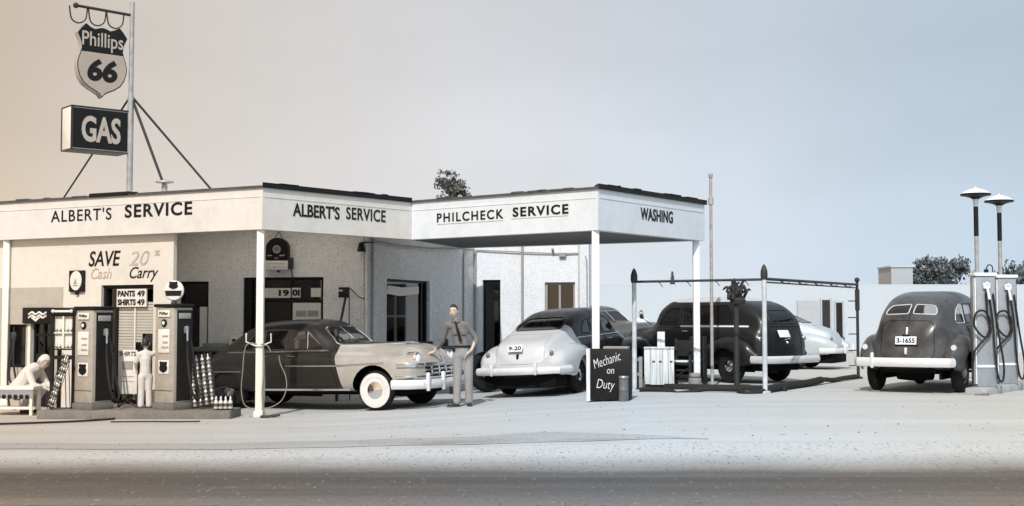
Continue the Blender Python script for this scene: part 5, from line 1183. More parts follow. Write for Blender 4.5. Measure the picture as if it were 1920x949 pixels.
b = MB(); b.prism([(-.145, .215), (.145, .215), (.125, .13), (-.125, .13)], -.036, -.031).prism([(p[0] * .16 / SW, .235 + p[1] * .13 / SH) for p in outl], -.036, -.031); b.build('painted_marks', 'black', ds, smooth=False)

t = thing('oil_cabinet', 'dark framed glass oil display cabinet with pale bottles inside, left of the pumps', 'cabinet', (-7.28, 20.98, .135), R(-10))
b = MB()
for x in (-.19, .19):
    for y in (-.11, .11): b.bx(x - .025, x + .025, y - .025, y + .025, 0, 1.60)
b.bx(-.165, .165, -.13, .13, .80, .86).bx(-.165, .165, -.12, .12, .95, .97).bx(-.165, .165, .10, .115, .98, 1.5).bx(-.165, .165, -.12, .12, 1.50, 1.52); fr_ = b.build('frame', 'dark_panel', t, smooth=False)
b = MB(); b.box((0, 0, 1.58), (.50, .32, .12), bev=.02); hd_ = b.build('header', 'black', t); b = MB(); b.box((0, -.165, 1.58), (.32, .012, .035), bev=.004).ball((-.16, -.165, 1.58), .03).ball((.16, -.165, 1.58), .03); b.build('painted_bar', 'card', hd_)
b = MB(); b.bx(-.165, .165, -.075, -.06, .98, 1.5); b.build('backing', 'card', t, smooth=False)
b = MB(); b.bx(-.012, .012, -.125, -.08, .98, 1.5).bx(-.165, .165, -.125, -.08, 1.22, 1.235); b.build('shelf', 'white_warm', t, smooth=False)

BOT = MB(); BOT.lathe([(0, 0), (.032, 0), (.034, .01), (.034, .09), (.028, .11), (.012, .135), (.011, .15)], 12)
b0 = BOT.build('oil_bottle', 'bottle_glass', None)
q = MB(); q.lathe([(.0345, .03), (.0352, .032), (.0352, .078), (.0345, .08)], 12); b_lab = q.build('paper_label', 'oil', b0)
q = MB(); q.lathe([(.014, .145), (.014, .16), (.006, .185), (0, .186)], 10); b_cap = q.build('spout', 'cap', b0)
first = [True]
def bottle(mtx, label, group):
    if first[0]: o = b0; first[0] = False
    else:
        o = b0.copy(); C.objects.link(o)
        for ch in (b_lab, b_cap): c = ch.copy(); C.objects.link(c); c.parent = o
    o.matrix_world = mtx; tag(o, label, 'bottle', group); return o
for k in range(5):
    for z in (.97, 1.24): bottle(Matrix.Translation((-7.28, 20.98, .135)) @ Matrix.Rotation(R(-10), 4, 'Z') @ Matrix.Translation((-.13 + k * .065, -.098, z)) @ Matrix.Scale(.5, 4), 'small oil bottle standing inside the glass oil cabinet', 'bottles in the oil cabinet')

def bottle_rack(label, blabel, group, loc, rz, cols, rows, lean, side_lean):
    t = thing('bottle_rack', label, 'bottle rack', loc, rz)
    m0 = Matrix.Translation(loc) @ Matrix.Rotation(rz, 4, 'Z'); tilt = Matrix.Rotation(R(side_lean), 4, 'Y') @ Matrix.Rotation(R(-lean), 4, 'X')
    W = cols * .095; H = rows * .135; b = MB(); tl = tilt.to_3x3()
    def T(x, y, z): return tl @ Vector((x, y, z))
    for i in range(cols + 1):
        x = -W / 2 + i * .095; b.tube([T(x, 0, .06), T(x, 0, H + .12)], .006, seg=6); b.tube([T(x, .07, .06), T(x, .07, H + .12)], .005, seg=6)
    for k in range(rows + 1):
        z = .06 + k * .135; b.tube([T(-W / 2, .07, z), T(W / 2, .07, z)], .004, seg=6); b.tube([T(-W / 2, -.002, z + .02), T(W / 2, -.002, z + .02)], .003, seg=6)
    for x in (-W / 2, W / 2): b.tube([T(x, .03, H + .1), Vector((T(x, 0, 0).x, .34, 0.0))], .007, seg=6).tube([T(x, .03, .06), T(x, .03, 0.0) * 1.0], .008, seg=6)
    b.build('wire_frame', 'pole_dark', t)
    for i in range(cols):
        for k in range(rows):
            bottle(m0 @ tilt @ Matrix.Translation((-W / 2 + (i + .5) * .095, .035, .068 + k * .135)) @ Matrix.Scale(.92, 4), blabel, group)
    return t
bottle_rack('leaning wire rack filled with rows of oil bottles beside the disc topped pump', 'oil bottle in the wide leaning rack beside the disc topped pump', 'bottles in the wide leaning rack', (-4.98, 20.80, .135), R(4), 4, 6, 14, -9)
bottle_rack('narrow leaning wire rack of oil bottles at the cabinet end of the island', 'oil bottle in the narrow rack below the oil cabinet', 'bottles in the narrow rack', (-7.47, 20.66, .135), R(-52), 2, 6, 14, 10)
t = thing('bottle_carrier', 'wire carrier of white spouted bottles at the island end by the rear wheel', 'carrier', (-4.63, 20.62, .135), R(10))
b = MB()
for z in (.02, .10): b.tube([(-.15, -.08, z), (.15, -.08, z), (.15, .08, z), (-.15, .08, z)], .005, seg=6, closed=True)
for x in (-.15, -.05, .05, .15): b.tube([(x, -.08, .02), (x, .08, .02)], .004, seg=6)
b.tube(catmull([(-.15, 0, .1), (-.14, 0, .3), (0, 0, .36), (.14, 0, .3), (.15, 0, .1)], 5), .006, seg=6); b.build('wire_frame', 'pole_dark', t)
for i in range(4):
    for j in range(2): bottle(Matrix.Translation((-4.63, 20.62, .135)) @ Matrix.Rotation(R(10), 4, 'Z') @ Matrix.Translation((-.112 + i * .075, -.04 + j * .08, .024)) @ Matrix.Scale(1.05, 4), 'spouted bottle standing in the wire carrier at the island end', 'bottles in the wire carrier')

# sandwich stand for shirts, left air stand and low bench
t = thing('shirts_stand', 'standing paper sheet lettered SHIRTS on a crossed dark stand between the pumps', 'sign', (-6.34, 21.20, .135), R(-12))
b = MB(); b.box((0, 0, .58), (.34, .02, .72), bev=.004); sh = b.build('sheet', 'card', t)
letters(sh, 'SHIRTS', .30, .075, (0, .88), -.0115, 'black', bold=.02, depth=.003)
b = MB(); b.bx(-.10, .10, -.0135, -.011, .62, .76).bx(-.12, .12, -.0135, -.011, .50, .512).bx(-.12, .12, -.0135, -.011, .42, .432); b.build('print', 'card_mid', sh, smooth=False)
b = MB(); b.rod((-.17, 0, 0), (.17, .02, .22), .014).rod((.17, 0, 0), (-.17, .02, .22), .014).rod((-.17, .012, 0), (-.17, .012, .94), .012).rod((.17, .012, 0), (.17, .012, .94), .012); b.build('stand', 'pole_dark', t)
t = thing('service_bench', 'low white painted bench by the cleaner wall next to the crouching figure', 'bench', (-8.30, 21.35, 0), R(-6))
b = MB(); b.box((0, 0, .45), (.90, .34, .06), bev=.012); b.build('top', 'white_warm', t)
b = MB(); b.box((0, -.15, .35), (.84, .02, .14)); ap = b.build('apron', 'wood_mid', t)
b = MB()
for k in range(8): b.ball((-.36 + k * .10, -.162, .31), .04, (1, .3, 1), 10, 6)
b.build('scallops', 'black', ap)
for x in (-.40, .40):
    for y in (-.13, .13): b = MB(); b.box((x, y, .21), (.05, .05, .42), bev=.006); b.build('leg', 'white_warm', t)
b = MB(); b.box((.1, 0, .12), (.7, .26, .04)); b.build('shelf', 'white_warm', t)
t = thing('air_hose_stand', 'dark looping hoses hanging from the white canopy post by the cleaner wall', 'hose', (-9.05, 23.3, 0))
for k, pts in enumerate(([(0, 0, 1.25), (.05, -.2, 1.0), (.1, -.4, .5), (.5, -.7, .28), (.95, -1.0, .5)], [(.02, 0, 1.3), (.12, -.3, .8), (.35, -.6, .35), (.75, -1.1, .30), (.95, -1.25, .0)], [(-.05, 0, 1.2), (-.02, -.2, .6), (.1, -.4, .05), (.4, -.9, .02)])):
    b = MB(); b.tube(catmull(pts, 8), .018); b.build('hose', 'hose', t)
b = MB(); b.box((0, .02, 1.28), (.1, .1, .14), bev=.01); b.build('hook', 'pole_dark', t)

t = thing('hose_hanger', 'pale air hoses looped on twin hooks of the corner canopy post', 'hose', (-4.085, 20.70, 0))
for pts in ([(-.02, 0, 1.18), (-.14, -.02, 1.20), (-.22, -.03, 1.10), (-.25, -.03, .75), (-.27, -.02, .45), (-.22, -.02, .22), (-.08, -.03, .14)],
            [(.02, 0, 1.18), (.14, -.02, 1.16), (.20, -.03, 1.06)], [(.06, -.03, .16), (.2, -.03, .17), (.38, -.04, .28), (.46, -.04, .48), (.44, -.03, .68), (.36, -.03, .86), (.33, -.02, 1.0)]):
    b = MB(); b.tube(catmull(pts, 8), .0085, seg=8); b.build('hose', 'hose_pale', t)
b = MB(); b.tube([(-.20, -.02, 1.36), (-.20, -.02, 1.22), (-.06, 0, 1.16), (.06, 0, 1.16), (.20, -.02, 1.22), (.20, -.02, 1.36)], .012, seg=8); b.build('hook', 'white_warm', t)
b = MB(); b.tube(catmull([(.07, -.02, 1.2), (.09, -.03, .8), (.07, -.03, .4), (.10, -.03, .1), (.2, -.05, .02), (.3, -.03, .03)], 8), .014, seg=8).tube(catmull([(.085, 0, 1.1), (.10, -.01, .5), (.08, 0, .05)], 8), .012, seg=8); b.build('hose', 'hose_pale', t)
b = MB(); b.box((.12, -.06, .02), (.14, .08, .05), bev=.01).rod((.2, -.05, .03), (.36, -.04, .05), .02); b.build('foot_valve', 'pole_dark', t)

# right island and its pumps
a53 = math.atan2(.8, .6); AD = Vector((.6, .8, 0)); AL = Vector((-.8, .6, 0))
NI = Vector((7.88, 21.34, 0)); g0 = .32
t = thing('kerbed_island', 'pale concrete pump island beside the old humpback sedan', 'pump island', (NI.x, NI.y, g0), a53)
b = MB(); b.bx(0, 4.4, 0, .36, -.06, .12, bev=.03); b.build('kerb', 'concrete_cool', t); b = MB(); b.box((.02, .03, .01), (.14, .10, .06), bev=.02).box((-.03, .12, .0), (.1, .12, .05), bev=.015); b.build('chipped_edge', 'concrete', t)
def pump_r(label, along, across=.20, H=1.74):
    p = NI + AD * along + AL * across; t = thing('fuel_pump', label, 'fuel pump', (p.x, p.y, g0 + .12), a53 - R(90) + R(37), None)
    W, D = .33, .30; f = -D / 2
    b = MB(); b.box((0, 0, H / 2 - .03), (W, D, H - .06), bev=.015); bo = b.build('cabinet', 'grey_cool', t)
    b = MB(); b.box((0, 0, H - .025), (W + .06, D + .06, .06), bev=.02); b.build('cap', 'white_cool', t)
    b = MB(); b.bx(-W / 2 - .01, W / 2 + .01, f - .015, f + .005, .33, .37); b.build('band', 'white_cool', bo)
    b = MB(); b.bx(W / 2 - .002, W / 2 + .014, f + .03, f + .08, .1, H - .07).bx(W / 2 - .002, W / 2 + .012, -f - .06, -f - .02, .1, H - .07); b.build('corner_strip', 'black', bo)
    b = MB(); b.bx(-W / 2 - .016, -W / 2 + .002, f + .02, f + .12, .05, H - .07); b.build('corner_strip', 'white_cool', bo)
    b = MB(); b.box((.0, f - .03, H - .22), (.12, .06, .10), bev=.015).rod((.0, f - .05, H - .2), (.03, f - .08, H - .45), .022).ball((.0, f - .06, H - .18), .03); b.build('nozzle', 'white_cool', t)
    b = MB(); b.box((.06, -.02, H + .03), (.07, .05, .08), bev=.01).tube(catmull([(.06, 0, H + .03), (.1, 0, H + .14), (.17, 0, H + .12), (.18, 0, H + .02)], 5), .010, seg=6); b.build('lamp_bracket', 'black', t)
    lp = [(.02, f - .06, H - .30), (.07, f - .10, 1.1), (.10, f - .10, .55), (.16, f - .08, .15), (.24, f - .06, .12), (.26, f - .05, .4), (.18, f - .06, .9), (.10, f - .05, H - .35)]
    b = MB(); b.tube(catmull(lp, 8), .018); b.build('hose', 'hose', t)
    lp = [(-.02, f - .05, H - .32), (.0, f - .07, 1.2), (.04, f - .08, .95), (-.05, f - .09, .84), (-.17, f - .09, .92), (-.24, f - .07, 1.08), (-.19, f - .08, 1.26), (-.06, f - .09, 1.28), (.03, f - .09, 1.10), (-.02, f - .09, .88), (-.14, f - .10, .74), (-.24, f - .09, .60), (-.27, f - .07, .38)]
    b = MB(); b.tube(catmull(lp, 8), .018); b.build('hose', 'hose', t)
    return t
pump_r('blue grey pump with coiled black hoses, standing closest to the humpback sedan', .55, H=1.93)
pump_r('blue grey pump with black hoses behind its coiled neighbour on the pale island', 1.80, H=1.93)
def lamp_post(label, x, y, ztop, tilt=0):
    g = gz(x, y) + .0; t = thing('lamp_post', label, 'lamp post', (x, y, g), 0)
    h_ = ztop - g; b = MB(); b.rod((0, 0, 0), (0, 0, h_ - .75), .040, .036).rod((0, 0, 0), (0, 0, .16), .10, .06); b.build('pole', 'pole_grey', t)
    b = MB(); b.rod((0, 0, h_ - .76), (0, 0, h_ - .22), .042); b.build('sleeve', 'black', t); b = MB(); b.rod((0, 0, h_ - .23), (0, 0, h_ - .09), .042, .055); b.build('collar', 'white_cool', t)
    b = MB(); b.lathe([(.05, -.10), (.07, -.085), (.12, -.06), (.20, -.038), (.262, -.028), (.266, .0), (.2, .003), (0, .003)], 32, loc=(0, 0, h_)); sh_ = b.build('shade', 'black', t)
    b = MB(); b.lathe([(.256, .004), (.22, .035), (.15, .07), (.07, .095), (.02, .105), (.015, .13), (0, .132)], 32, loc=(0, 0, h_)); b.build('dome', 'white_cool', sh_)
    for o in (sh_,): o.rotation_euler = (R(tilt), 0, 0)
    return t
lamp_post('taller saucer lamp on a grey pole above the pump closest to the sedan', 8.36, 23.0, 3.84)
lamp_post('shorter saucer lamp on a grey pole behind the second island pump', 9.2, 24.1, 3.82)

# ------------------------------------------------------------------ wash rack and the things round it
RK = [(2.17, 22.75), (4.33, 21.98), (7.36, 27.3)]
t = thing('wash_rack', 'pipe frame wash rack with dark tipped posts and low ground rails', 'wash rack', (4.33, 21.98, gz(4.33, 21.98)))
def rk(i, z=0.0, dx=0, dy=0): return Vector((RK[i][0] - RK[1][0] + dx, RK[i][1] - RK[1][1] + dy, z + (gz(*RK[i]) - gz(*RK[1])) * (1 if z < .5 else 0)))
for i, tip in ((0, True), (1, True), (2, False)):
    b = MB(); zt = [1.98, 2.02, 2.07][i]; b.rod(rk(i, 0), rk(i, zt), .043 if i < 2 else .034, .04 if i < 2 else .03).box(rk(i, .02), (.16, .16, .05), bev=.015)
    p_ = b.build('post', 'rack_post' if i < 2 else 'pole_dark', t)
    if tip: b = MB(); b.lathe([(.05, -.05), (.062, 0), (.060, .09), (.035, .17), (0, .22)], 14, loc=rk(i, zt - .02)); b.build('finial', 'pole_dark', p_)
    else:
        b = MB()
        for z in (1.65, 1.30, .95, .6, .28): b.rod(rk(2, z), rk(2, z, -.22, -.10), .011)
        b.build('peg', 'pole_dark', p_); b = MB(); b.ball(rk(2, 2.1), .055).rod(rk(2, 1.9), rk(2, 1.45), .05); b.build('swivel', 'pole_dark', p_)
b = MB(); b.rod(rk(0, 1.93), rk(1, 1.95), .022); b.build('top_rail', 'pole_dark', t)
b = MB(); b.rod(rk(1, 1.96), rk(2, 2.0), .026).rod(rk(1, 1.90, .05), rk(2, 1.93), .014); b.build('top_rail', 'pole_dark', t)
for k in range(4):
    p = rk(0, 1.92).lerp(rk(1, 1.94), .18 + k * .22); b = MB(); b.tube(catmull([p, p + Vector((.05, -.01, -.02)), p + Vector((.10, -.02, -.09))], 4), .007, seg=6); b.build('hook', 'pole_dark', t)
for k in range(5):
    p = rk(1, 1.96).lerp(rk(2, 2.0), .15 + k * .17); b = MB(); b.tube(catmull([p + Vector((0, 0, -.02)), p + Vector((.08, .05, -.06)), p + Vector((.2, .2, -.05))], 4), .012, seg=6); b.build('hook', 'pole_dark', t)
b = MB(); b.tube(catmull([rk(0, .03), rk(0, .05, .3, -.1), rk(0, .02, .62, -.28), rk(0, -.005, .70, -.42), rk(0, .02, .95, -.40), rk(0, .07, 1.2, -.36), rk(0, .07, 1.75, -.55), rk(1, .05, -.45, .1), rk(1, .01, -.35, -.15), rk(1, .03, -.1, -.06), rk(1, .05)], 6), .042, seg=8); b.build('ground_rail', 'wood_dark', t)
b = MB(); d_ = (rk(2) - rk(1)).normalized(); n_ = Vector((-d_.y, d_.x, 0))
b.tube(catmull([rk(1, .06), rk(1, .08) + d_ * 1.2, rk(1, .07) + d_ * 2.4, rk(1, .09) + d_ * 3.5, rk(1, .05) + d_ * 4.2, rk(1, .06) + d_ * 5.0, rk(2, .05)], 6), [.07] * 18 + [.045] * 19, seg=8); b.build('ground_rail', 'wood_dark', t)
b = MB(); b.box(rk(0, .05).lerp(rk(1, .05), .62) + Vector((.3, .75, 0)), (2.2, .16, .10), rot=(0, 0, math.atan2(-.77, 2.16)), bev=.02); b.build('ground_rail', 'wood_dark', t)

t = thing('mop_pole', 'dark pole topped with a shaggy bundle of mop strands, standing at the van side', 'mop', (4.06, 23.2, gz(4.06, 23.2)))
b = MB(); b.rod((0, 0, 0), (0, 0, 1.62), .05, .045).box((0, 0, .03), (.28, .28, .06), bev=.02); b.build('pole', 'pole_dark', t)
b = MB(); b.lathe([(.05, 0), (.13, .03), (.15, .09), (.09, .15), (.06, .2)], 14, loc=(.03, 0, 1.52)); b.build('bucket_clamp', 'pole_dark', t)
rnd = random.Random(8); b = MB()
for k in range(46):
    a = rnd.uniform(0, 6.3); o = Vector((rnd.gauss(-.03, .06), rnd.gauss(0, .05), rnd.uniform(1.62, 1.80))); d2 = Vector((math.cos(a) * rnd.uniform(.06, .2), math.sin(a) * rnd.uniform(.05, .15), rnd.uniform(-.02, .22)))
    b.tube(catmull([o, o + d2 * .6 + Vector((0, 0, .04)), o + d2 + Vector((0, 0, rnd.uniform(-.10, .04)))], 4), [.026, .028, .028, .026, .024, .022, .02, .018, .012], seg=6)
b.build('mop_head', 'rag', t)

t = thing('mechanic_board', 'black cabinet board hand lettered Mechanic on Duty with a pale left edge', 'notice board', (1.56, 20.60, gz(1.56, 20.6)), R(-14))
b = MB(); b.box((0, .12, .42), (.66, .30, .80), bev=.006); b.build('cabinet', 'wood_dark', t)
b = MB(); b.box((0.02, -.045, .43), (.64, .02, .82), bev=.004); bd = b.build('panel', 'black', t)
b = MB(); b.box((-.345, .06, .42), (.025, .26, .84)); b.build('side_board', 'wood_pale', t); b = MB(); b.bx(-.36, -.30, -.075, -.045, 0, .84); b.build('side_board', 'wood_pale', t)
b = MB(); b.box((.1, .12, .85), (.40, .26, .05), bev=.01); b.build('top_tray', 'wood_mid', t)
letters(bd, 'Mechanic', .46, .145, (-.03, .66), -.0565, 'chalk', shear=.3, rot=R(19), depth=.002, bold=-.012)
letters(bd, 'on', .115, .075, (.03, .48), -.0565, 'chalk', shear=.15, depth=.002, bold=-.008)
letters(bd, 'Duty', .29, .19, (-.05, .25), -.0565, 'chalk', shear=.2, depth=.002, bold=-.012, rot=R(-4))
t = thing('tin_can', 'dented grey oil can standing against the front of the mechanic board', 'can', (1.775, 20.42, gz(1.775, 20.42)), R(-14))
b = MB(); b.lathe([(.0, 0), (.075, 0), (.08, .01), (.078, .18), (.082, .19), (.078, .20), (.076, .36), (.08, .37), (.0, .37)], 20); b.build('body', 'can', t); b = MB(); b.lathe([(.078, 0), (.082, .01), (.075, .03), (0, .035)], 20, loc=(0, 0, .37)); b.build('lid', 'steel', t)

t = thing('white_cupboard', 'white boarded cupboard with a raised narrow back, standing inside the wash rack', 'cupboard', (2.72, 23.75, gz(2.72, 23.75)), R(-6))
b = MB()
for k in range(5): b.box((-.22 + k * .11, -.0, .40), (.106, .34, .66 - .02 * (k == 0)), bev=.006)
cb_ = b.build('case', 'wood_pale', t)
b = MB(); b.box((0, -.01, .745), (.56, .36, .03), bev=.008); b.build('top', 'wood_pale', t)
b = MB(); b.box((.04, .08, .90), (.14, .16, .28), bev=.006); b.build('raised_back', 'wood_pale', t)
b = MB()
for x in (-.10, .02, .22): b.box((x, -.18, .50), (.05, .02, .018))
b.build('latch', 'pole_dark', cb_, smooth=False)
b = MB(); b.box((0, 0, .035), (.5, .28, .07)); b.build('base', 'black', t)
t = thing('dark_crate', 'dark low crate tucked beside the mechanic board under the wash rack post', 'crate', (2.05, 23.1, gz(2.05, 23.1)), R(-8))
b = MB(); b.bx(-.28, .28, -.18, -.16, .02, .62).bx(-.28, .28, .16, .18, .02, .62).bx(-.28, -.26, -.16, .16, .02, .62).bx(.26, .28, -.16, .16, .02, .62).bx(-.26, .26, -.16, .16, .02, .05); b.build('box', 'wood_dark', t, smooth=False)
b = MB(); b.bx(-.30, .30, -.20, -.182, .28, .34).bx(-.30, .30, -.20, -.182, .54, .60).bx(-.30, -.24, -.204, -.2, .02, .62).bx(.24, .30, -.204, -.2, .02, .62); b.build('slat', 'wood_mid', t, smooth=False)
t = thing('slatted_chair', 'dark slatted wooden armchair with a pale seat, next to the white cupboard', 'chair', (3.22, 24.15, gz(3.22, 24.15)), R(-28))
for x in (-.22, .22):
    for y in (-.22, .22): b = MB(); b.box((x, y, .33 if y < 0 else .45), (.05, .05, .66 if y < 0 else .90), bev=.006); b.build('leg', 'wood_dark', t)
b = MB(); b.box((0, 0, .44), (.46, .46, .05), bev=.01); b.build('seat', 'wood_dark', t); b = MB(); b.box((-.02, -.04, .48), (.36, .34, .035), bev=.015); b.build('cushion', 'white_cool', t)
b = MB()
for z in (.12, .22, .32): b.box((0, -.225, z), (.40, .02, .035)); b.box((-.225, 0, z), (.02, .40, .035)); b.box((.225, 0, z), (.02, .40, .035))
b.tube([(-.2, -.24, .1), (.2, -.24, .36)], .015); b.build('side_slats', 'wood_dark', t, smooth=False)
b = MB(); b.box((0, .225, .72), (.40, .025, .30), bev=.008); b.build('backrest', 'wood_dark', t)
for x in (-.23, .23): b = MB(); b.box((x, -.02, .67), (.06, .50, .03), bev=.008); b.build('armrest', 'wood_dark', t)
t = thing('tall_dark_locker', 'tall narrow dark locker behind the slatted chair at the canopy post', 'locker', (3.55, 24.45, gz(3.55, 24.45)), R(-20))
b = MB(); b.box((0, 0, .48), (.28, .30, .92), bev=.012); lk = b.build('case', 'wood_dark', t); b = MB(); b.box((0, -.157, .48), (.23, .012, .82), bev=.004); b.build('door', 'black', t); b = MB(); b.ball((.08, -.175, .5), .018); b.build('handle', 'steel', lk)
t = thing('wooden_keg', 'small weathered keg standing in front of the tall dark locker', 'keg', (3.36, 23.6, gz(3.36, 23.6)))
b = MB(); b.lathe([(0, 0), (.09, 0), (.115, .09), (.12, .14), (.115, .19), (.09, .28), (0, .275)], 18); b.build('barrel', 'wood_mid', t); b = MB(); b.lathe([(.114, .06), (.117, .08), (.112, .06)], 18).lathe([(.117, .2), (.114, .22), (.110, .2)], 18); b.build('hoop', 'pole_dark', t)
t = thing('spare_tyre', 'worn dark tyre leaning by the narrow door behind the standing man', 'tyre', (-.50, 25.2, gz(-.5, 25.2) + .40), R(28))
b = MB(); b.lathe([(.24, -.08), (.30, -.11), (.38, -.09), (.40, -.04), (.40, .04), (.38, .09), (.30, .11), (.24, .08), (.24, -.08)], 32, rot=(R(78), 0, 0)); b.build('casing', 'rubber', t)
t = thing('tool_bench', 'dark workbench with a vice below the show window behind the sedan hood', 'workbench', (-1.55, 25.6, gz(-1.55, 25.6)), R(-10))
b = MB(); b.box((0, 0, .92), (.95, .5, .08), bev=.01); b.build('top', 'wood_dark', t)
for x in (-.4, .4):
    for y in (-.2, .2): b = MB(); b.box((x, y, .44), (.08, .08, .88)); b.build('leg', 'wood_dark', t)
b = MB(); b.box((0, .02, .5), (.8, .4, .62)); b.build('drawer_case', 'black', t)
b = MB(); b.box((.2, 0, 1.03), (.16, .12, .14), bev=.02).box((-.2, .05, 1.0), (.3, .2, .1), bev=.02).rod((.2, -.12, 1.03), (.2, .1, 1.03), .02); b.build('vice', 'pole_dark', t)
t = thing('display_counter', 'dark counter with a tilted pale display card behind the sedan trunk', 'counter', (-5.72, 25.26, 0), R(-10))
b = MB(); b.box((0, 0, .48), (1.3, .4, .94), bev=.01); b.build('counter_body', 'wood_dark', t)
b = MB(); b.box((.40, -.05, 1.10), (.42, .04, .34), rot=(R(-18), 0, R(8)), bev=.005); cd_ = b.build('display_card', 'card', t)
b = MB()
for x, z in ((.30, 1.17), (.48, 1.16), (.34, 1.02), (.46, 1.0)): b.ball((x, -.075 - (1.10 - z) * -.3, z), .045, (1, .25, .7), 12, 6)
b.build('painted_spots', 'black', cd_); b = MB(); b.box((-.1, 0, 1.03), (.5, .25, .16), rot=(0, 0, R(5)), bev=.01).box((-.38, -.02, .99), (.3, .2, .1), bev=.01); b.build('parts_box', 'wood_mid', t)

# ------------------------------------------------------------------ people
_b = bmesh.new(); bmesh.ops.create_icosphere(_b, subdivisions=2, radius=1.0); _b.verts.index_update()
ICO_V = [tuple(v.co) for v in _b.verts]; ICO_F = [tuple(v.index for v in f.verts) for f in _b.faces]; _b.free()
def skin_mesh(verts, edges, radii, vox=.007, smooth=5):
    """one continuous skin grown over a jointed, tapering skeleton"""
    rr = [Vector((r_[0], r_[1], (r_[0] + r_[1]) / 2)) if isinstance(r_, tuple) else Vector((r_, r_, r_)) for r_ in radii]
    V = []; F = []
    for a, b_ in edges:
        A, B = Vector(verts[a]), Vector(verts[b_]); n = max(2, int((B - A).length / (.33 * min(min(rr[a]), min(rr[b_])))) + 1)
        for k in range(n + 1):
            t = k / n; r_ = rr[a].lerp(rr[b_], t); p = A.lerp(B, t); o0 = len(V)
            V += [(x * r_.x + p.x, y * r_.y + p.y, z * r_.z + p.z) for x, y, z in ICO_V]; F += [(q0 + o0, q1 + o0, q2 + o0) for q0, q1, q2 in ICO_F]
    me = bpy.data.meshes.new('figure'); me.from_pydata(V, [], F); o = bpy.data.objects.new('figure', me); C.objects.link(o)
    m1 = o.modifiers.new('r', 'REMESH'); m1.mode = 'VOXEL'; m1.voxel_size = vox; m1.use_smooth_shade = True
    m2 = o.modifiers.new('s', 'SMOOTH'); m2.iterations = smooth; m2.factor = .5
    dg = bpy.context.evaluated_depsgraph_get(); dg.update(); out = bpy.data.meshes.new_from_object(o.evaluated_get(dg)); bpy.data.objects.remove(o); return out
class Fig:
    def __init__(s, lean=0.0): s.v = []; s.e = []; s.r = []; s.n = {}; s.lean = lean
    def j(s, name, p, r_, parent=None):
        s.n[name] = len(s.v); p = Vector(p); p.x += s.lean * max(0.0, p.z - .98); s.v.append(tuple(p)); s.r.append(r_)
        if parent is not None: s.e.append((s.n[parent], s.n[name]))
        return s
    def chain(s, base, pts, parent):
        pr = parent
        for i, (p, r_) in enumerate(pts): s.j(base + str(i), p, r_, pr); pr = base + str(i)
        return s
    def mesh(s, cloth=False): return skin_mesh(s.v, s.e, s.r, .012 if cloth else .0065, 6 if cloth else 4)
def hand(f, base, wrist, palm_dir, side_dir, down, k=1.0):
    """palm with four unequal curled fingers and a thumb"""
    w_, p, sd, dn = Vector(wrist), Vector(palm_dir).normalized(), Vector(side_dir).normalized(), Vector(down).normalized()
    f.j(base + 'palm', w_ + p * .05 * k, (.030 * k, .018 * k), base + 'wrist'); f.j(base + 'palm2', w_ + p * .085 * k, (.034 * k, .015 * k), base + 'palm')
    for q, (off, ln) in enumerate(((-.030, .066), (-.010, .076), (.010, .070), (.029, .054))):
        o = w_ + p * .09 * k + sd * off * k
        f.chain(base + 'f%d' % q, [(o, .010 * k), (o + (p * .55 + dn * .2) * ln * k, .0088 * k), (o + (p * .85 + dn * .62) * ln * k, .0075 * k)], base + 'palm2')
    o = w_ + p * .035 * k - sd * .030 * k
    f.chain(base + 't', [(o, .012 * k), (o + (p * .5 - sd * .65) * .045 * k, .0105 * k), (o + (p * 1.15 - sd * .8 + dn * .3) * .05 * k, .008 * k)], base + 'palm')
def head_mesh(b, c, s=1.0, yaw=0.0, pitch=0.0):
    """skull with brow, nose, mouth, chin and ears; the face looks to -y"""
    q = bmesh.ops.create_uvsphere(b.bm, u_segments=28, v_segments=20, radius=1.0); vs = q['verts']
    for v in vs:
        x, y, z = v.co
        w_ = .074 * (1 - .18 * max(0, -z) ** 1.5); X = x * w_; Y = y * .093; Z = z * .117
        if z < 0: Y = Y * (1 - .12 * -z) - .010 * (-z); 
        if y < 0:
            fx = x / .9
            Y -= .020 * math.exp(-(fx / .16) ** 2 - ((z + .12) / .16) ** 2)          # nose
            Y += .010 * (math.exp(-((abs(fx) - .38) / .17) ** 2 - ((z - .08) / .11) ** 2))   # eye sockets
            Y -= .005 * math.exp(-(fx / .5) ** 2 - ((z - .26) / .10) ** 2)          # brow
            Y -= .006 * math.exp(-(fx / .25) ** 2 - ((z + .48) / .07) ** 2)         # lips
            Y -= .009 * math.exp(-(fx / .25) ** 2 - ((z + .82) / .15) ** 2)         # chin
        v.co = (X, Y, Z)
    for sd in (-1, 1):
        e = bmesh.ops.create_uvsphere(b.bm, u_segments=10, v_segments=8, radius=1.0)
        for v in e['verts']: v.co = (sd * .076 + v.co.x * .008, .008 + v.co.y * .018, -.005 + v.co.z * .032)
        vs += e['verts']
    m = Matrix.Translation(c) @ Matrix.Rotation(yaw, 4, 'Z') @ Matrix.Rotation(pitch, 4, 'X') @ Matrix.Scale(s, 4)
    bmesh.ops.transform(b.bm, matrix=m, verts=vs); return m
def face_bits(t, m):
    b = MB()
    for sd in (-1, 1): b.ball((sd * .028, -.077, .010), .009, (1.3, .6, .8), 10, 8)
    b.box((0, -.0905, -.055), (.036, .008, .006), bev=.002)
    for sd in (-1, 1): b.box((sd * .029, -.085, .032), (.034, .01, .007), rot=(0, R(sd * 6), 0), bev=.002)
    bmesh.ops.transform(b.bm, matrix=m, verts=b.bm.verts); return b.build('eyes_and_mouth', 'hair', t)
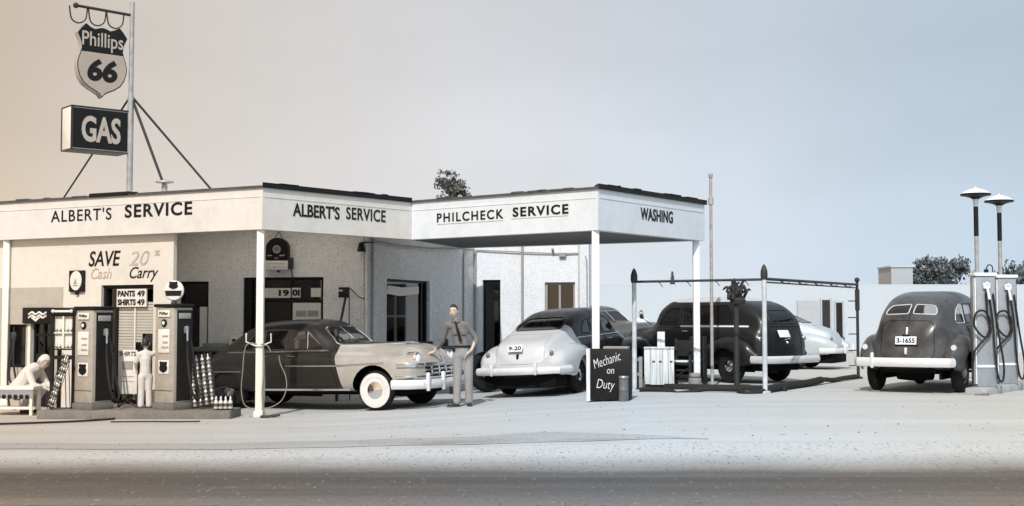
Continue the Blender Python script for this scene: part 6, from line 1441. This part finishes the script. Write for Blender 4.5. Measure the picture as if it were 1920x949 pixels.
def hair_cap(t, m, m_hair='hair', back=.25, vol=1.0):
    b = MB(); q = bmesh.ops.create_uvsphere(b.bm, u_segments=28, v_segments=20, radius=1.0)
    for v in q['verts']:
        x, y, z = v.co; k = 1.05 * vol + .02 * math.sin(9 * x + 5 * y); v.co = (x * .074 * k, y * .093 * k + .004, z * .117 * (1.07 * vol + .03 * math.sin(7 * x + 2) * max(0, z)) + .004)
    bmesh.ops.delete(b.bm, geom=[v for v in b.bm.verts if v.co.z < (.062 if v.co.y < -.045 else (.030 if v.co.y < -.02 else (-.012 if v.co.y < .03 else -.06)))], context='VERTS')
    bmesh.ops.transform(b.bm, matrix=m, verts=b.bm.verts); o = b.build('hair', m_hair, t); sm = o.modifiers.new('thick', 'SOLIDIFY'); sm.thickness = .008; return o
def shoe(b, p, ang, k=1.0):
    c, s_ = math.cos(ang), math.sin(ang); p = Vector(p); d = Vector((c, s_, 0))
    b.ball(p + d * .075 * k + Vector((0, 0, .035 * k)), .05 * k, (2.0, .85, .75), 16, 10, rot=(0, 0, ang)); b.ball(p + Vector((0, 0, .05 * k)), .05 * k, (1.05, .82, 1.0), 14, 10, rot=(0, 0, ang)); b.box(p + d * .06 * k + Vector((0, 0, .008)), (.25 * k, .075 * k, .016), rot=(0, 0, ang), bev=.005)

# --- the attendant with one hand on the hood
MX, MY = -.82, 21.42; mg = gz(MX, MY)
man = thing('person', 'dark haired man in work shirt, tie and pale slacks leaning a hand on the hood', 'person', (MX, MY, mg)); K_ = .955
man.scale = (K_,) * 3
hp = car1.root.matrix_world if False else None
# where his palm rests: the hood surface, found on the car body itself
bpy.context.view_layer.update()
Mi = car1.root.matrix_world.inverted(); hx, hy = -1.40, 21.72
o_ = Mi @ Vector((hx, hy, 3)); d_ = (Mi.to_3x3() @ Vector((0, 0, -1))).normalized()
hitp = car1.bvhs[0].ray_cast(o_, d_)[0]; palm_w = car1.root.matrix_world @ hitp if hitp is not None else Vector((hx, hy, mg + 1.05))
hw = (palm_w - Vector((MX, MY, mg))) / K_
LEAN = -.22; wr_ = hw + Vector((.10 - LEAN * max(0.0, hw.z + .05 - .98), -.0, .05))
def lean(b):
    for v in b.bm.verts: v.co.x += LEAN * max(0.0, v.co.z - .98)
f = Fig(LEAN)
f.j('pelvis', (0, .02, .94), (.10, .07)); f.j('waist', (.0, .02, 1.10), (.09, .06), 'pelvis'); f.j('chest', (.0, .03, 1.30), (.10, .07), 'waist'); f.j('upper', (-.01, .03, 1.42), (.07, .05), 'chest'); f.j('neck', (-.02, .02, 1.50), .052, 'upper'); f.j('nape', (-.025, .005, 1.56), .050, 'neck')
f.j('lsh', (.175, .03, 1.43), .044, 'upper'); f.j('lel', (.275, .07, 1.18), .036, 'lsh'); f.j('Lwrist', (.155, -.07, .985), .026, 'lel'); hand(f, 'L', (.155, -.07, .985), (-.6, -.25, -.55), (0, 1, 0), (-.2, 0, -.9))
f.j('rsh', (-.185, .02, 1.435), .044, 'upper'); el_ = (Vector((-.18, .02, 1.42)) + wr_) / 2 + Vector((.02, -.02, -.045)); f.j('rel', el_, .040, 'rsh'); f.j('Rwrist', wr_, .027, 'rel'); hand(f, 'R', wr_, (-.9, .02, -.35), (0, -1, 0), (-.15, 0, -.9))
for sd, fx, fy in ((-1, -.10, -.02), (1, .11, .0)):
    n_ = 'a' if sd < 0 else 'b'; f.chain('leg' + n_, [((sd * .09, .02, .90), .07), ((lin(sd * .09, fx, .5), -.01, .50), .055), ((fx, fy + .01, .12), .038), ((fx, fy, .06), .038)], 'pelvis')
b = MB(); b.add_mesh(f.mesh()); hm = head_mesh(b, (-.03 + LEAN * .60, -.02, 1.655), 1.0, R(-14), R(4)); b.build('body', 'skin', man, angle=80)
face_bits(man, hm); hair_cap(man, hm)
f = Fig(LEAN); f.j('pelvis', (0, .02, 1.04), (.140, .105)); f.j('waist', (0, .02, 1.12), (.138, .105), 'pelvis'); f.j('chest', (0, .03, 1.28), (.152, .112), 'waist'); f.j('upper', (-.005, .03, 1.40), (.125, .090), 'chest'); f.j('collar', (-.02, .022, 1.50), .064, 'upper')
f.j('lsh', (.165, .03, 1.42), .062, 'upper'); f.j('lel', (.275, .07, 1.18), .050, 'lsh'); f.j('lcuff', (.25, .02, 1.10), .048, 'lel'); f.j('rsh', (-.175, .02, 1.425), .062, 'upper'); f.j('rel', el_, .048, 'rsh'); f.j('rcuff', el_.lerp(wr_, .62), .043, 'rel')
b = MB(); b.add_mesh(f.mesh(True)); sh = b.build('shirt', 'shirt', man, angle=80)
b = MB(); b.box((-.075, -.082, 1.30), (.085, .022, .10), rot=(0, 0, R(-22)), bev=.01); lean(b); b.build('pocket', 'shirt', sh); b = MB(); b.box((.075, -.088, 1.30), (.085, .022, .10), rot=(0, 0, R(22)), bev=.01); lean(b); b.build('pocket', 'shirt', sh); b = MB(); b.box((-.05, -.062, 1.485), (.09, .02, .05), rot=(0, R(28), R(-20)), bev=.008).box((.015, -.062, 1.485), (.09, .02, .05), rot=(0, R(-28), R(20)), bev=.008); lean(b); b.build('collar', 'shirt', sh)
b = MB(); b.tube([(-.02, -.085, 1.475), (-.015, -.105, 1.40), (-.005, -.112, 1.28), (0, -.108, 1.14)], [.016, .02, .024, .03], seg=8); lean(b); b.build('tie', 'black', man)
f = Fig(LEAN); f.j('pelvis', (0, .02, .92), (.142, .112)); f.j('top', (0, .02, 1.00), (.136, .104), 'pelvis')
for sd, fx, fy in ((-1, -.10, -.02), (1, .11, .0)):
    n_ = 'a' if sd < 0 else 'b'; f.chain('leg' + n_, [((sd * .088, .02, .86), (.10, .105)), ((lin(sd * .09, fx, .5), -.012, .50), .082), ((fx, fy + .01, .20), .070), ((fx, fy + .005, .09), .072)], 'pelvis')
b = MB(); b.add_mesh(f.mesh(True)); tr_ = b.build('trousers', 'slacks', man, angle=80)
b = MB(); b.tube([(.137 * math.cos(a), .02 + .104 * math.sin(a), 1.045) for a in [2 * math.pi * k / 28 for k in range(28)]], .018, seg=8, closed=True); b.build('belt', 'black', tr_)
b = MB(); shoe(b, (-.10, -.02, 0), R(-160)); b.build('shoe', 'shoe', man); b = MB(); shoe(b, (.11, .0, 0), R(-80)); b.build('shoe', 'shoe', man)

# --- child in white between the pumps
kid = thing('person', 'small child in white shirt and trousers reaching up at a pump on the island', 'person', (-6.0, 21.02, .135), R(20)); kid.scale = (.66,) * 3
f = Fig(); f.j('pelvis', (0, 0, .86), (.09, .07)); f.j('waist', (0, 0, 1.02), (.08, .06), 'pelvis'); f.j('chest', (0, 0, 1.22), (.09, .07), 'waist'); f.j('upper', (0, 0, 1.34), (.06, .05), 'chest'); f.j('neck', (0, 0, 1.42), .05, 'upper'); f.j('nape', (0, 0, 1.47), .05, 'neck')
f.j('rsh', (.15, 0, 1.33), .05, 'upper'); f.j('rel', (.28, .02, 1.40), .038, 'rsh'); f.j('Rwrist', (.34, .06, 1.60), .028, 'rel'); hand(f, 'R', (.34, .06, 1.60), (.2, .2, .9), (1, 0, 0), (.3, .3, .3))
f.j('lsh', (-.15, 0, 1.33), .05, 'upper'); f.j('lel', (-.24, .05, 1.10), .038, 'lsh'); f.j('Lwrist', (-.20, .14, .94), .028, 'lel'); hand(f, 'L', (-.20, .14, .94), (.1, .3, -.8), (0, 1, 0), (.3, .3, -.3))
for sd in (-1, 1): f.chain('leg%d' % (sd + 1), [((sd * .085, 0, .80), .085), ((sd * .09, .01, .45), .055), ((sd * .10, 0, .10), .04)], 'pelvis')
b = MB(); b.add_mesh(f.mesh()); hm = head_mesh(b, (0, .01, 1.60), 1.22, R(165), R(0)); b.build('body', 'skin', kid, angle=80); hair_cap(kid, hm); face_bits(kid, hm)
f = Fig(); f.j('pelvis', (0, 0, .88), (.145, .12)); f.j('waist', (0, 0, 1.02), (.135, .115), 'pelvis'); f.j('chest', (0, 0, 1.22), (.15, .12), 'waist'); f.j('upper', (0, 0, 1.34), (.12, .095), 'chest'); f.j('collar', (0, 0, 1.40), .07, 'upper')
f.j('rsh', (.15, 0, 1.33), .07, 'upper'); f.j('rcuff', (.26, .018, 1.385), .06, 'rsh'); f.j('lsh', (-.15, 0, 1.33), .07, 'upper'); f.j('lcuff', (-.225, .04, 1.14), .06, 'lsh')
b = MB(); b.add_mesh(f.mesh(True)); b.build('shirt', 'white_cloth', kid, angle=80)
f = Fig(); f.j('pelvis', (0, 0, .84), (.14, .12)); f.j('top', (0, 0, .93), (.135, .115), 'pelvis')
for sd in (-1, 1): f.chain('leg%d' % (sd + 1), [((sd * .085, 0, .76), .105), ((sd * .09, .01, .45), .085), ((sd * .10, 0, .08), .082)], 'pelvis')
b = MB(); b.add_mesh(f.mesh(True)); b.build('trousers', 'white_cloth', kid, angle=80)
for sd in (-1, 1): b = MB(); shoe(b, (sd * .10, 0, 0), R(100)); b.build('shoe', 'shoe', kid)

# --- figure in white crouching by the bench
cr = thing('person', 'person in white clothes crouching with bowed head beside the low white bench', 'person', (-8.20, 21.75, 0), R(-12))
f = Fig(); f.j('pelvis', (-.20, 0, .36), (.10, .09)); f.j('waist', (-.10, 0, .50), (.08, .08), 'pelvis'); f.j('chest', (.04, 0, .66), (.09, .09), 'waist'); f.j('upper', (.13, 0, .74), (.06, .07), 'chest'); f.j('neck', (.19, 0, .78), .052, 'upper'); f.j('nape', (.23, 0, .81), .05, 'neck')
for sd in (-1, 1):
    n_ = 'R' if sd < 0 else 'L'; f.j(n_ + 'sh', (.12, sd * .17, .70), .052, 'upper'); f.j(n_ + 'el', (.24, sd * .20, .48), .034, n_ + 'sh'); f.j(n_ + 'wrist', (.42, sd * .10, .42), .026, n_ + 'el'); hand(f, n_, (.42, sd * .10, .42), (.9, 0, -.3), (0, sd, 0), (.2, 0, -.9))
    f.chain('leg' + n_, [((-.16, sd * .10, .34), .07), ((.22, sd * .15, .44), .05), ((.02, sd * .13, .12), .04), ((.0, sd * .13, .06), .04)], 'pelvis')
b = MB(); b.add_mesh(f.mesh()); hm = head_mesh(b, (.30, 0, .86), 1.0, R(90), R(30)); b.build('body', 'skin', cr, angle=80); face_bits(cr, hm)
hair_cap(cr, hm, 'white_cloth', vol=1.08).name = 'cap'
f = Fig(); f.j('pelvis', (-.20, 0, .40), (.15, .14)); f.j('waist', (-.10, 0, .50), (.145, .135), 'pelvis'); f.j('chest', (.04, 0, .66), (.15, .15), 'waist'); f.j('upper', (.13, 0, .74), (.11, .13), 'chest'); f.j('collar', (.175, 0, .77), .068, 'upper')
for sd in (-1, 1): f.j('sh%d' % sd, (.12, sd * .17, .70), .072, 'upper'); f.j('el%d' % sd, (.24, sd * .20, .48), .055, 'sh%d' % sd); f.j('cu%d' % sd, (.405, sd * .108, .425), .040, 'el%d' % sd)
b = MB(); b.add_mesh(f.mesh(True)); b.build('jacket', 'white_cloth', cr, angle=80)
f = Fig(); f.j('pelvis', (-.20, 0, .35), (.15, .14))
for sd in (-1, 1): f.chain('leg%d' % sd, [((-.14, sd * .10, .34), .105), ((.22, sd * .15, .44), .078), ((.04, sd * .13, .16), .06), ((.01, sd * .13, .09), .062)], 'pelvis')
b = MB(); b.add_mesh(f.mesh(True)); b.build('trousers', 'white_cloth', cr, angle=80)
for sd in (-1, 1): b = MB(); shoe(b, (0, sd * .13, 0), 0); b.build('shoe', 'shoe', cr)

# --- man in a white shirt far behind the van hood
fm = thing('person', 'dark haired person in white shirt standing far behind the hood of the delivery van', 'person', (4.24, 42.0, gz(4.24, 42)), R(-25)); fm.scale = (.86,) * 3
f = Fig(); f.j('pelvis', (0, 0, .94), (.09, .07)); f.j('chest', (0, 0, 1.28), (.10, .07), 'pelvis'); f.j('upper', (0, 0, 1.42), (.07, .05), 'chest'); f.j('neck', (0, 0, 1.50), .052, 'upper'); f.j('nape', (0, 0, 1.56), .05, 'neck')
for sd in (-1, 1):
    n_ = 'R' if sd < 0 else 'L'; f.j(n_ + 'sh', (sd * .18, 0, 1.41), .055, 'upper'); f.j(n_ + 'el', (sd * .24, .02, 1.14), .04, n_ + 'sh'); f.j(n_ + 'wrist', (sd * .22, -.06, .90), .027, n_ + 'el'); hand(f, n_, (sd * .22, -.06, .90), (0, -.1, -1), (0, 1, 0), (-sd * .4, 0, -.6))
    f.chain('leg' + n_, [((sd * .09, 0, .88), .085), ((sd * .10, 0, .50), .055), ((sd * .10, .02, .06), .04)], 'pelvis')
b = MB(); b.add_mesh(f.mesh()); hm = head_mesh(b, (0, -.02, 1.665), 1.05, R(20)); b.build('body', 'skin', fm, angle=80); hair_cap(fm, hm); face_bits(fm, hm)
f = Fig(); f.j('pelvis', (0, 0, 1.0), (.135, .105)); f.j('chest', (0, 0, 1.28), (.16, .115), 'pelvis'); f.j('upper', (0, 0, 1.42), (.125, .092), 'chest'); f.j('collar', (0, 0, 1.485), .066, 'upper')
for sd in (-1, 1): f.j('sh%d' % sd, (sd * .185, 0, 1.405), .072, 'upper'); f.j('el%d' % sd, (sd * .24, .02, 1.18), .056, 'sh%d' % sd)
b = MB(); b.add_mesh(f.mesh(True)); b.build('shirt', 'white_cloth_cool', fm, angle=80)
f = Fig(); f.j('pelvis', (0, 0, .93), (.135, .11)); f.j('top', (0, 0, 1.02), (.13, .105), 'pelvis')
for sd in (-1, 1): f.chain('leg%d' % sd, [((sd * .088, 0, .86), .10), ((sd * .10, 0, .5), .082), ((sd * .10, .02, .09), .072)], 'pelvis')
b = MB(); b.add_mesh(f.mesh(True)); b.build('trousers', 'slacks', fm, angle=80)
for sd in (-1, 1): b = MB(); shoe(b, (sd * .10, .02, 0), R(-90)); b.build('shoe', 'shoe', fm)

# ------------------------------------------------------------------ small things on the ground
t = thing('ground_hose', 'long dark hose lying on the paving in front of the pump island', 'hose', (-7.0, 19.4, 0))
b = MB(); pts = catmull([(-1.6, -.35, 0), (-.6, -.10, 0), (.3, .35, 0), (.75, .85, 0)], 8); b.tube([Vector((p.x, p.y, gz(p.x - 7, p.y + 19.4) + .022)) for p in pts], .016, seg=8); b.build('hose', 'hose', t)
t = thing('loose_hose', 'short thin dark hose end lying beside the foot of the corner post', 'hose', (-5.6, 19.75, 0))
b = MB(); pts = catmull([(-.55, -.03, 0), (0, .04, 0), (.5, .0, 0), (.8, .06, 0)], 8); b.tube([Vector((p.x, p.y, gz(p.x - 5.6, p.y + 19.75) + .016)) for p in pts], .010, seg=8); b.build('hose', 'hose', t)
rnd = random.Random(12); b = MB()
for k in range(260):
    x, y = rnd.uniform(-10, 11), rnd.choice((rnd.uniform(14, 20), rnd.gauss(16.2, .35), rnd.gauss(14.8, .5)))
    if abs(x) > .5 * y: continue
    q = bmesh.ops.create_icosphere(b.bm, subdivisions=1, radius=rnd.uniform(.004, .011)); bmesh.ops.scale(b.bm, vec=(rnd.uniform(.8, 1.6), rnd.uniform(.8, 1.4), .6), verts=q['verts']); bmesh.ops.translate(b.bm, vec=(x, y, gz(x, y) + .008), verts=q['verts'])
g_ = b.build('gravel', 'concrete', None); g_['kind'] = 'stuff'
